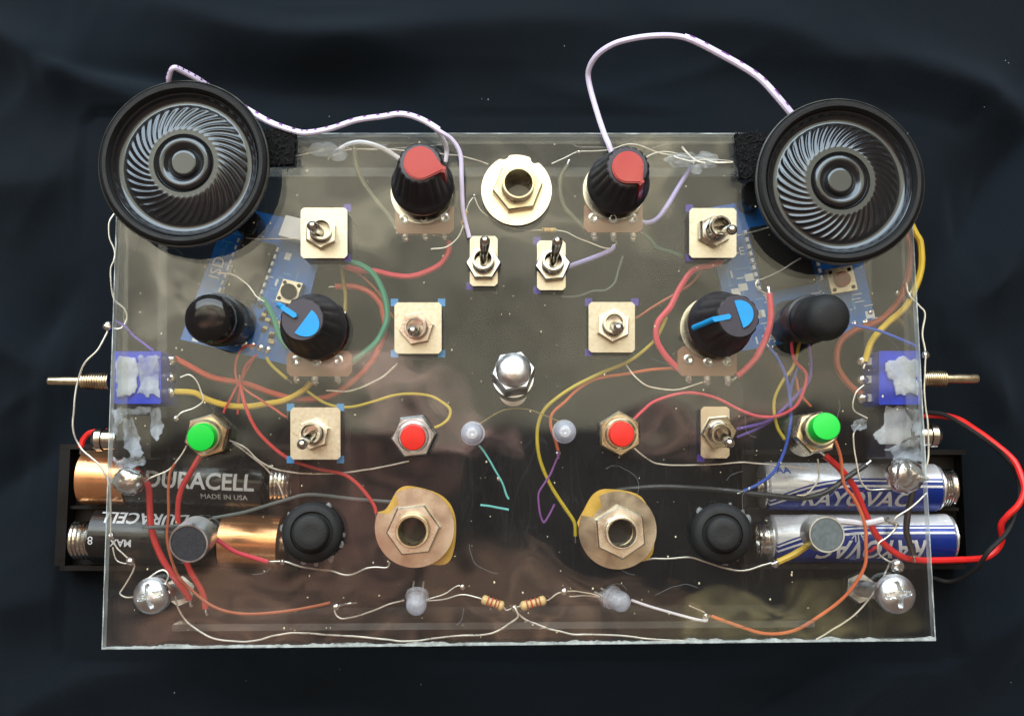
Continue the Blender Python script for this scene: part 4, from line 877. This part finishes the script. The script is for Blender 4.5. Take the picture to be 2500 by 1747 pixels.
# ---- sound recorder circuit boards
def board(lab, corners, z, parts):
    root = G().pxprism(corners, z-1.6, z).build('circuit_board', M['pcb'], DEV, smooth=False, label=lab)
    (ax_, ay), (bx, by), _, (dx, dy) = corners
    def Q(u, v): return (ax_+(bx-ax_)*u+(dx-ax_)*v, ay+(by-ay)*u+(dy-ay)*v)
    def R(u0, v0, u1, v1): return [Q(u0, v0), Q(u1, v0), Q(u1, v1), Q(u0, v1)]
    for it in parts:
        k = it[0]
        if k == 'chip':
            _, u0, v0, u1, v1, n = it; c = G().pxprism(R(u0, v0, u1, v1), z, z+3).build('chip', M['chip'], root, smooth=False)
            for i in range(n):
                vv = v0+(v1-v0)*(i+.5)/n
                for uu, sg in ((u0, -1), (u1, 1)):
                    G().pxprism(R(uu+(sg*.03 if sg > 0 else sg*.05), vv-.012, uu+(sg*.05 if sg > 0 else sg*.03), vv+.016), z, z+1.6).build('chip_pin', M['silk'], c, smooth=False)
        elif k == 'cap':
            _, u, v, r = it; p = P(*Q(u, v), z); G().lathe(p, UP, [(0, 0), (r, 0), (r, .0075), (r*.92, .008), (0, .008)], 28).build('capacitor', M['black_gloss'], root)
        elif k == 'tact':
            _, u0, v0, u1, v1, mm = it; t_ = G().pxprism(R(u0, v0, u1, v1), z, z+3).build('tact_switch', M['plate'], root, smooth=False)
            p = P(*Q((u0+u1)/2, (v0+v1)/2), z+3); G().lathe(p, UP, [(.0020, 0), (.0020, .001), (0, .001)], 22).build('plunger', M[mm], t_)
            for a in (.14, .86):
                for b_ in (.14, .86):
                    q = P(*Q(u0+(u1-u0)*a, v0+(v1-v0)*b_), z+3); G().lathe(q, UP, [(.0005, 0), (.0005, .0002), (0, .0002)], 10).build('rivet', M['chip'], t_)
        elif k == 'conn':
            _, u0, v0, u1, v1 = it; G().pxprism(R(u0, v0, u1, v1), z, z+5).build('connector', M['white'], root, smooth=False)
        elif k == 'silk':
            g = G()
            for (u0, v0, u1, v1) in it[1]: g.pxprism(R(u0, v0, u1, v1), z+.02, z+.06)
            g.build('silkscreen_lines', M['silk'], root, smooth=False)
        elif k == 'trace':
            g = G(); rnd = random.Random(it[1])
            for _ in range(70):
                u, v = rnd.uniform(.03, .94), rnd.uniform(.03, .95); a = rnd.uniform(.03, .12)
                if rnd.random() < .5: g.pxprism(R(u, v, min(.98, u+a), v+.008), z+.01, z+.03)
                else: g.pxprism(R(u, v, u+.007, min(.98, v+a)), z+.012, z+.032)
            g.build('copper_traces', M['trace'], root, smooth=False, kind='stuff')
        elif k == 'smd':
            for (u0, v0, u1, v1) in it[1]:
                q = G(); q.pxprism(R(u0, v0, u1, v1), z, z+.7); q.build('small_component', M['tan' if random.random() < .4 else 'chip'], root, smooth=False)
        elif k == 'pad':
            for (u, v) in it[1]:
                p = P(*Q(u, v), z); G().lathe(p, UP, [(.0009, 0), (.0009, .0002), (.0004, .0005), (0, .0006)], 12).build('solder_pad', M['solder'], root)
        elif k == 'text':
            _, s, u, v, size, rot = it; text_flat(s, P(*Q(u, v), z+.08), size, rot, M['silk'], root)
    return root
def text_mesh(s, size, bold=0):
    cu = bpy.data.curves.new('t', 'FONT'); cu.body = s; cu.size = size; cu.resolution_u = 3; cu.offset = bold*size; cu.align_x = 'CENTER'; cu.align_y = 'CENTER'
    ob = bpy.data.objects.new('t', cu); COL.objects.link(ob); dg = bpy.context.evaluated_depsgraph_get()
    me = bpy.data.meshes.new_from_object(ob.evaluated_get(dg)); bpy.data.objects.remove(ob); bpy.data.curves.remove(cu)
    return me
def text_flat(s, loc, size, rot, m, parent):
    me = text_mesh(s, size); me.name = 'lettering'; me.materials.clear(); me.materials.append(m)
    o = bpy.data.objects.new('lettering', me); COL.objects.link(o); place(o, loc, parent, {}); o.rotation_euler = (0, 0, rot)
random.seed(11)
smd = lambda n, u0, v0, u1, v1: [(u, v, u+.045, v+.022) for u, v in ((random.uniform(u0, u1), random.uniform(v0, v1)) for _ in range(n))]
sl = lambda n, u0, v0, u1, v1: [(u, v, u+random.choice([.06, .012]), v+random.choice([.006, .05])) for u, v in ((random.uniform(u0, u1), random.uniform(v0, v1)) for _ in range(n))]
board('blue sound module under the left speaker and domed button', [(562,500),(800,556),(712,892),(440,828)], -13,
      [('chip', .24, .2, .56, .62, 8), ('cap', .30, .12, .0033), ('conn', .56, -.02, .86, .13), ('tact', .76, .42, .96, .58, 'chip'), ('trace', 1), ('smd', smd(44, .08, .62, .85, .86)), ('silk', sl(26, .02, .1, .95, .95)),
       ('pad', [(.3+.08*i, .93) for i in range(8)]), ('text', 'ISD', .10, .45, .0042, math.radians(75))])
board('blue sound module under the right speaker and knob', [(1714,510),(2068,450),(2140,800),(1800,858)], -13,
      [('chip', .29, .18, .64, .62, 9), ('cap', .31, .0, .0033), ('tact', .72, .55, .90, .72, 'w_brown'), ('trace', 2), ('smd', smd(44, .66, .1, .93, .5)), ('silk', sl(26, .03, .3, .3, .95)+sl(20, .5, .66, .95, .95)),
       ('pad', [(.34+.08*i, .95) for i in range(8)]), ('text', 'P-E', .16, .33, .003, math.radians(9)), ('text', '2A | 10', .3, .95, .003, math.radians(9))])
# ---- battery holders
def holder(lab, rect, rows, springs):
    x0, y0, x1, y1 = rect; zf = -32.6
    root = G().pxbox(x0, y0, x1, y1, zf, zf+1.4, c=4).build('battery_holder', M['holder'], DEV, label=lab)
    for a in ((x0, y0, x1, y0+12), (x0, y1-12, x1, y1), (x0, y0+12.5, x0+12, y1-12.5), (x1-12, y0+12.5, x1, y1-12.5), (x0+12.5, (y0+y1)/2-4, x1-12.5, (y0+y1)/2+4)):
        X0, Y0, X1, Y1 = a
        hz = zf+6.5 if a[1] != (y0+y1)/2-4 else zf+5
        g = G(); b0, b1 = P(X0, Y0, zf+1.45), P(X1, Y1, zf+1.45)
        g.prism([Vector((b0.x, b1.y, b0.z)), Vector((b1.x, b1.y, b0.z)), Vector((b1.x, b0.y, b0.z)), Vector((b0.x, b0.y, b0.z))], UP*(hz-zf-1.45)/1000)
        g.build('holder_wall', M['holder'], root, smooth=False)
    for (xa, xb, y) in springs:
        a, b = P(xa, y, -25), P(xb, y, -25); d = b-a; pts = []; n = 5*16
        for i in range(n+1):
            t = i/n; q = t*5*2*math.pi; r = .0030+.0022*t if xa > xb else .0052-.0022*t
            r = .0045
            pts.append(a+d*t+Vector((0, math.cos(q)*r, math.sin(q)*r)))
        G().tube(pts, .00055, 8).build('spring', M['chrome'], root)
holder('black battery holder sticking out at the left', (166,1085,735,1388), 2, [(712,662,1180), (184,232,1318)])
holder('black battery holder sticking out at the right', (1800,1098,2340,1384), 2, [(2322,2290,1190), (1850,1872,1315)])
# ---- batteries
def wrap_text(s, A, ax, side, R, size, upos, ang, flip, m, parent, shear=0, sx=1, zoff=.00008):
    """lettering laid on the curved sleeve; ang = angle from straight up towards the photo's top"""
    import bmesh
    me = text_mesh(s, size, .022 if len(s) < 9 and s.isupper() else 0); bm = bmesh.new(); bm.from_mesh(me); bpy.data.meshes.remove(me)
    for i in range(-5, 6):
        gm = bm.verts[:]+bm.edges[:]+bm.faces[:]
        bmesh.ops.bisect_plane(bm, geom=gm, plane_co=(0, i*size*.12, 0), plane_no=(0, 1, 0))
    a = ax.normalized(); Ln = ax.length; g = G()
    bm.verts.index_update(); vs = []
    for v in bm.verts:
        x, y = v.co.x*sx+v.co.y*shear, v.co.y
        if flip: x, y = -x, -y
        th = ang+y/R; rr = R+zoff
        vs.append(A+a*(Ln*upos+x)+UP*(rr*math.cos(th))+side*(rr*math.sin(th)))
    g.add(vs, [tuple(v.index for v in f.verts) for f in bm.faces]); bm.free()
    return g.build('lettering', m, parent, smooth=False)
def battery(lab, a, b, mats, pos_right, texts, kind, r=66, z=-24.6):
    A, B = P(*a, z), P(*b, z); ax = B-A; Ln = ax.length; R = r*SC(A); al = ax.normalized(); side = UP.cross(al); side = side if side.y > 0 else -side
    root = empty('battery', (A+B)/2-UP*R, label=lab, category='battery', group='batteries in the holders')
    n = 48
    def seg(name, u0, u1, m, r0=1.0, caps=True):
        pr = ([(0, Ln*u0), (R*.9*r0, Ln*u0)] if caps else [])+[(R*r0, Ln*u0+.0003), (R*r0, Ln*u1-.0003)]+([(R*.9*r0, Ln*u1), (0, Ln*u1)] if caps else [])
        g = G(); g.lathe(A, ax, pr, n, UP); o = g.build(name, m, root); return o
    if kind == 'copper':
        if pos_right: seg('black_sleeve', 0, .68, M['duraf']); seg('copper_band', .6805, 1, M['copper'], .998); t0, t1 = 1, 1.02
        else: seg('copper_band', 0, .26, M['copper'], .998); seg('black_sleeve', .2605, 1, M['duraf']); t0, t1 = -.02, 0
    else:
        o = seg('printed_sleeve', .02, .98, mats)
        me = o.data; uv = me.uv_layers.new(name='wrap'); c = WL[o.name]
        for lp in me.loops:
            v = me.vertices[lp.vertex_index].co+c-A; u = v.dot(al)/Ln; q = v-al*v.dot(al); uv.data[lp.index].uv = (u, math.atan2(q.dot(side), q.z)/(2*math.pi)+.5)
        seg('end_cap', -.002, .0195, M['shine'], .93); seg('end_cap', .9805, 1.002, M['shine'], .93)
        t0, t1 = (1, 1.03) if pos_right else (-.03, 0)
    G().lathe(A, ax, [(0, Ln*t0), (R*.38, Ln*t0), (R*.38, Ln*t1), (0, Ln*t1)], 24).build('terminal', M['chrome'], root)
    for (s, size, up, ang, flip, m, sh, sx) in texts: wrap_text(s, A, ax, side, R, size, up, ang, flip, m, root, sh, sx)
    if kind == 'ray':      # the red bolt struck through the letter O
        fl = -1 if texts[0][4] else 1; up, ang = texts[0][2], texts[0][3]; q = texts[0][1]
        zig = [(-.32, -.5), (.02, -.02), (-.16, -.02), (.30, .5), (.06, .1), (.24, .1)]
        g = G(); vs_ = []
        for dx, dy in zig:
            th = ang+fl*dy*q/R; vs_.append(A+al*(Ln*up+fl*dx*q)+UP*(R+.00018)*math.cos(th)+side*(R+.00018)*math.sin(th))
        g.add(vs_, [(0, 1, 2), (1, 4, 2), (4, 3, 2), (1, 5, 4)]); g.build('red_bolt', M['w_bright'], root, smooth=False)
def ray_mat(name, k, b0, flip):
    """printed sleeve: silver with a navy swoosh edged by two pale stripes"""
    m = mat(name, (1, 1, 1), .25, .25, var=.05); N, K = nt(m); b = N['Principled BSDF']
    uv = N.new('ShaderNodeUVMap'); uv.uv_map = 'wrap'; sx = N.new('ShaderNodeSeparateXYZ'); K.new(uv.outputs[0], sx.inputs[0])
    def mth(op, a, c):
        n = N.new('ShaderNodeMath'); n.operation = op
        for i, q in enumerate((a, c)):
            if isinstance(q, (int, float)): n.inputs[i].default_value = q
            else: K.new(q, n.inputs[i])
        return n.outputs[0]
    u, v = sx.outputs[0], sx.outputs[1]
    d = mth('MAXIMUM', mth('SUBTRACT', .52, u), 0); d2 = mth('MULTIPLY', mth('MULTIPLY', d, d), k)
    e = mth('SUBTRACT', v, mth('SUBTRACT', .5+b0, d2))      # >0: silver side
    cr = N.new('ShaderNodeValToRGB'); r = cr.color_ramp; r.interpolation = 'CONSTANT'
    K.new(mth('ADD', mth('MULTIPLY', e, 2), .5), cr.inputs[0])
    navy = (*L(18, 48, 140), 1); sil = (.78, .80, .86, 1)
    els = [(0, navy), (.40, sil), (.43, navy), (.475, sil), (.5, navy), (.52, sil)]
    r.elements[0].position = 0; r.elements[0].color = navy; r.elements[1].position = els[1][0]; r.elements[1].color = sil
    for p_, c_ in els[2:]: q = r.elements.new(p_); q.color = c_
    K.new(cr.outputs[0], b.inputs['Base Color']); return m
battery('black and copper cell in the left holder, upper one with upright lettering', (206,1164), (655,1182), None, False,
        [('DURACELL', .0060, .668, .02, False, M['print'], 0, .96), ('MADE IN USA', .0020, .8, -.52, False, M['print'], 0, 1)], 'copper')
battery('black and copper cell in the left holder, lower one with upside-down lettering', (236,1306), (690,1324), None, True,
        [('DURACELL', .0054, .285, .85, True, M['print'], 0, .86), ('MAX', .0026, .185, -.15, True, M['print'], 0, 1), ('8', .0030, .025, -.1, True, M['print'], 0, 1)], 'copper')
battery('silver and navy cell in the right holder, upper one with upright lettering', (1858,1186), (2290,1190), ray_mat('navy_swoosh_sleeve', .6, .05, 0), False,
        [('RAYOVAC', .0060, .50, -.56, False, M['print'], .25, 1.0), ('AA', .0028, .1, .72, False, M['w_blue'], 0, 1)], 'ray', r=58)
battery('silver and navy cell in the right holder, lower one with upside-down lettering', (1874,1314), (2321,1312), ray_mat('navy_band_sleeve', .5, .085, 0), True,
        [('RAYOVAC', .0074, .525, -.40, True, M['print'], .25, .80), ('Alk', .0034, .46, .12, True, M['print'], 0, 1)], 'ray', r=58)
# ---- speakers
def speaker(lab, c, z, rx, rot, tilt):
    C = P(*c, z); s = SC(C); R = rx*s
    root = empty('loudspeaker', C-UP*.007, label=lab, category='loudspeaker', group='round speakers at the upper corners')
    ax = Vector((tilt[0], tilt[1], 1)).normalized(); f = R/207
    X, Y, A = frame(ax)
    # frame flange and basket
    G().lathe(C, ax, [(0, -.0062), (62*f, -.0062), (66*f, -.0045), (150*f, -.0042), (188*f, -.0026), (204*f, -.0024), (207*f, -.0018), (207*f, -.0008), (203*f, -.0004), (190*f, -.0004)], 96).build('metal_frame', M['black'], root, 30)
    G().lathe(C, ax, [(206*f, -.0009), (207.6*f, -.0007), (207.6*f, -.0002), (204.5*f, .0001), (203*f, -.0004)], 96).build('flange_edge', M['rim'], root)
    G().lathe(C, ax, [(203*f, -.0004), (201*f, .0004), (194*f, .0010), (186*f, .0009), (182*f, .0001), (180*f, -.0010), (178*f, -.0012)], 96).build('gasket_ring', M['rubber'], root, 40)
    # ribbed cone: spiral ridges pressed into a shallow dish
    g = G(); NR = 38; n = NR*12; rad = [178, 175, 173, 170, 164, 158, 153, 150, 148, 146, 142, 136, 128, 120, 112, 104, 96, 90, 86, 83, 80, 76, 73]
    def base(r):
        t = (r-73)/(178-73)
        dome = -.0024+.0024*max(0, min(1, (152-r)/66))**.9
        lip = .0018*max(0, min(1, (r-160)/16))**2
        return dome+lip
    for r in rad:
        e = max(0, min(1, (149-r)/5))*max(0, min(1, (r-82)/26))
        sw = 1.05*(1-(r-82)/(150-82)) if r > 82 else 1.05
        for k in range(n):
            t = 2*math.pi*k/n; ph = t*NR/(2*math.pi) % 1; t += sw*.48
            h = (math.exp(-((ph-.5)/.23)**2))*.00036*e
            g.v.append(C+(X*math.cos(t+rot)+Y*math.sin(t+rot))*r*f+A*(base(r)+h))
    for i in range(len(rad)-1):
        for k in range(n): g.f.append((i*n+k, (i+1)*n+k, (i+1)*n+(k+1) % n, i*n+(k+1) % n)); g.m.append(0)
    g.build('ribbed_cone', M['cone'], root, 70)
    b0 = -.0004
    G().lathe(C, ax, [(74*f, b0), (70*f, b0-.0004), (67*f, b0+.0002), (62*f, b0+.0007), (54*f, b0+.0010), (46*f, b0+.0006), (38*f, b0-.0001), (35*f, b0-.0003)], 72).build('centre_ring', M['cone'], root, 60)
    G().lathe(C, ax, [(36*f, b0-.0003), (33*f, b0+.0003), (30*f, b0+.0006), (25*f, b0+.0006), (12*f, b0+.0006), (0, b0+.0006)], 60).build('dust_cap', M['cone'], root, 60)
M['rim'] = mat('dark_rim', (.16, .17, .16), .4, .8)
M['cone'] = mat('pressed_black_film', (.010, .010, .012), .17, .0, spec=.7, var=.2, rvar=.05, coat=.55)
M['cone'].node_tree.nodes['Principled BSDF'].inputs['Specular Tint'].default_value = (.72, .86, 1, 1); M['cone'].node_tree.nodes['Principled BSDF'].inputs['Coat IOR'].default_value = 1.55; M['cone'].node_tree.nodes['Principled BSDF'].inputs['Coat Roughness'].default_value = .2
speaker('round black speaker over the upper left corner', (448,398), 8, 207, .0, (.02, -.03))
speaker('round black speaker over the upper right corner', (2052,441), 8, 206, .5, (.0, -.02))
# ---- dust flecks, lint and glue crumbs
random.seed(5)
g = G()
for i in range(330):
    x, y = random.uniform(290, 2240), random.uniform(335, 1555); p = P(x, y, .05); r = random.choice([.00008, .0001, .00012, .00016, .00022])
    g.ball(p, r, 6, 4, (1, random.uniform(.6, 1.6), .6), .3, i)
g.build('dust', M['dust'], DEV, kind='stuff')
def strands(n, box, z, rlen, m, r):
    g = G()
    for i in range(n):
        x, y = random.uniform(box[0], box[2]), random.uniform(box[1], box[3]); a = random.random()*6.28; pts = []; k = random.uniform(-.5, .5)
        for j in range(random.randint(4, 9)):
            pts.append(P(x, y, z+random.uniform(0, .15))); x += math.cos(a)*rlen; y += math.sin(a)*rlen; a += k+random.uniform(-.35, .35)
        g.tube(catmull(pts, 3), r, 4)
    return g
strands(34, (300, 340, 2220, 1540), .08, 16, None, .000028).build('lint', M['lint'], DEV, kind='stuff')
random.seed(21); g = G()
for i in range(16):
    x, y = random.uniform(20, 2480), random.choice([random.uniform(20, 290), random.uniform(1620, 1730)])
    g.ball(P(x, y, -29), random.uniform(.00008, .00016), 6, 4, (1, 1.5, .6), .3, i)
g.build('lint', M['lint'], None, kind='stuff', label='pale specks of lint caught on the black cloth', category='lint')
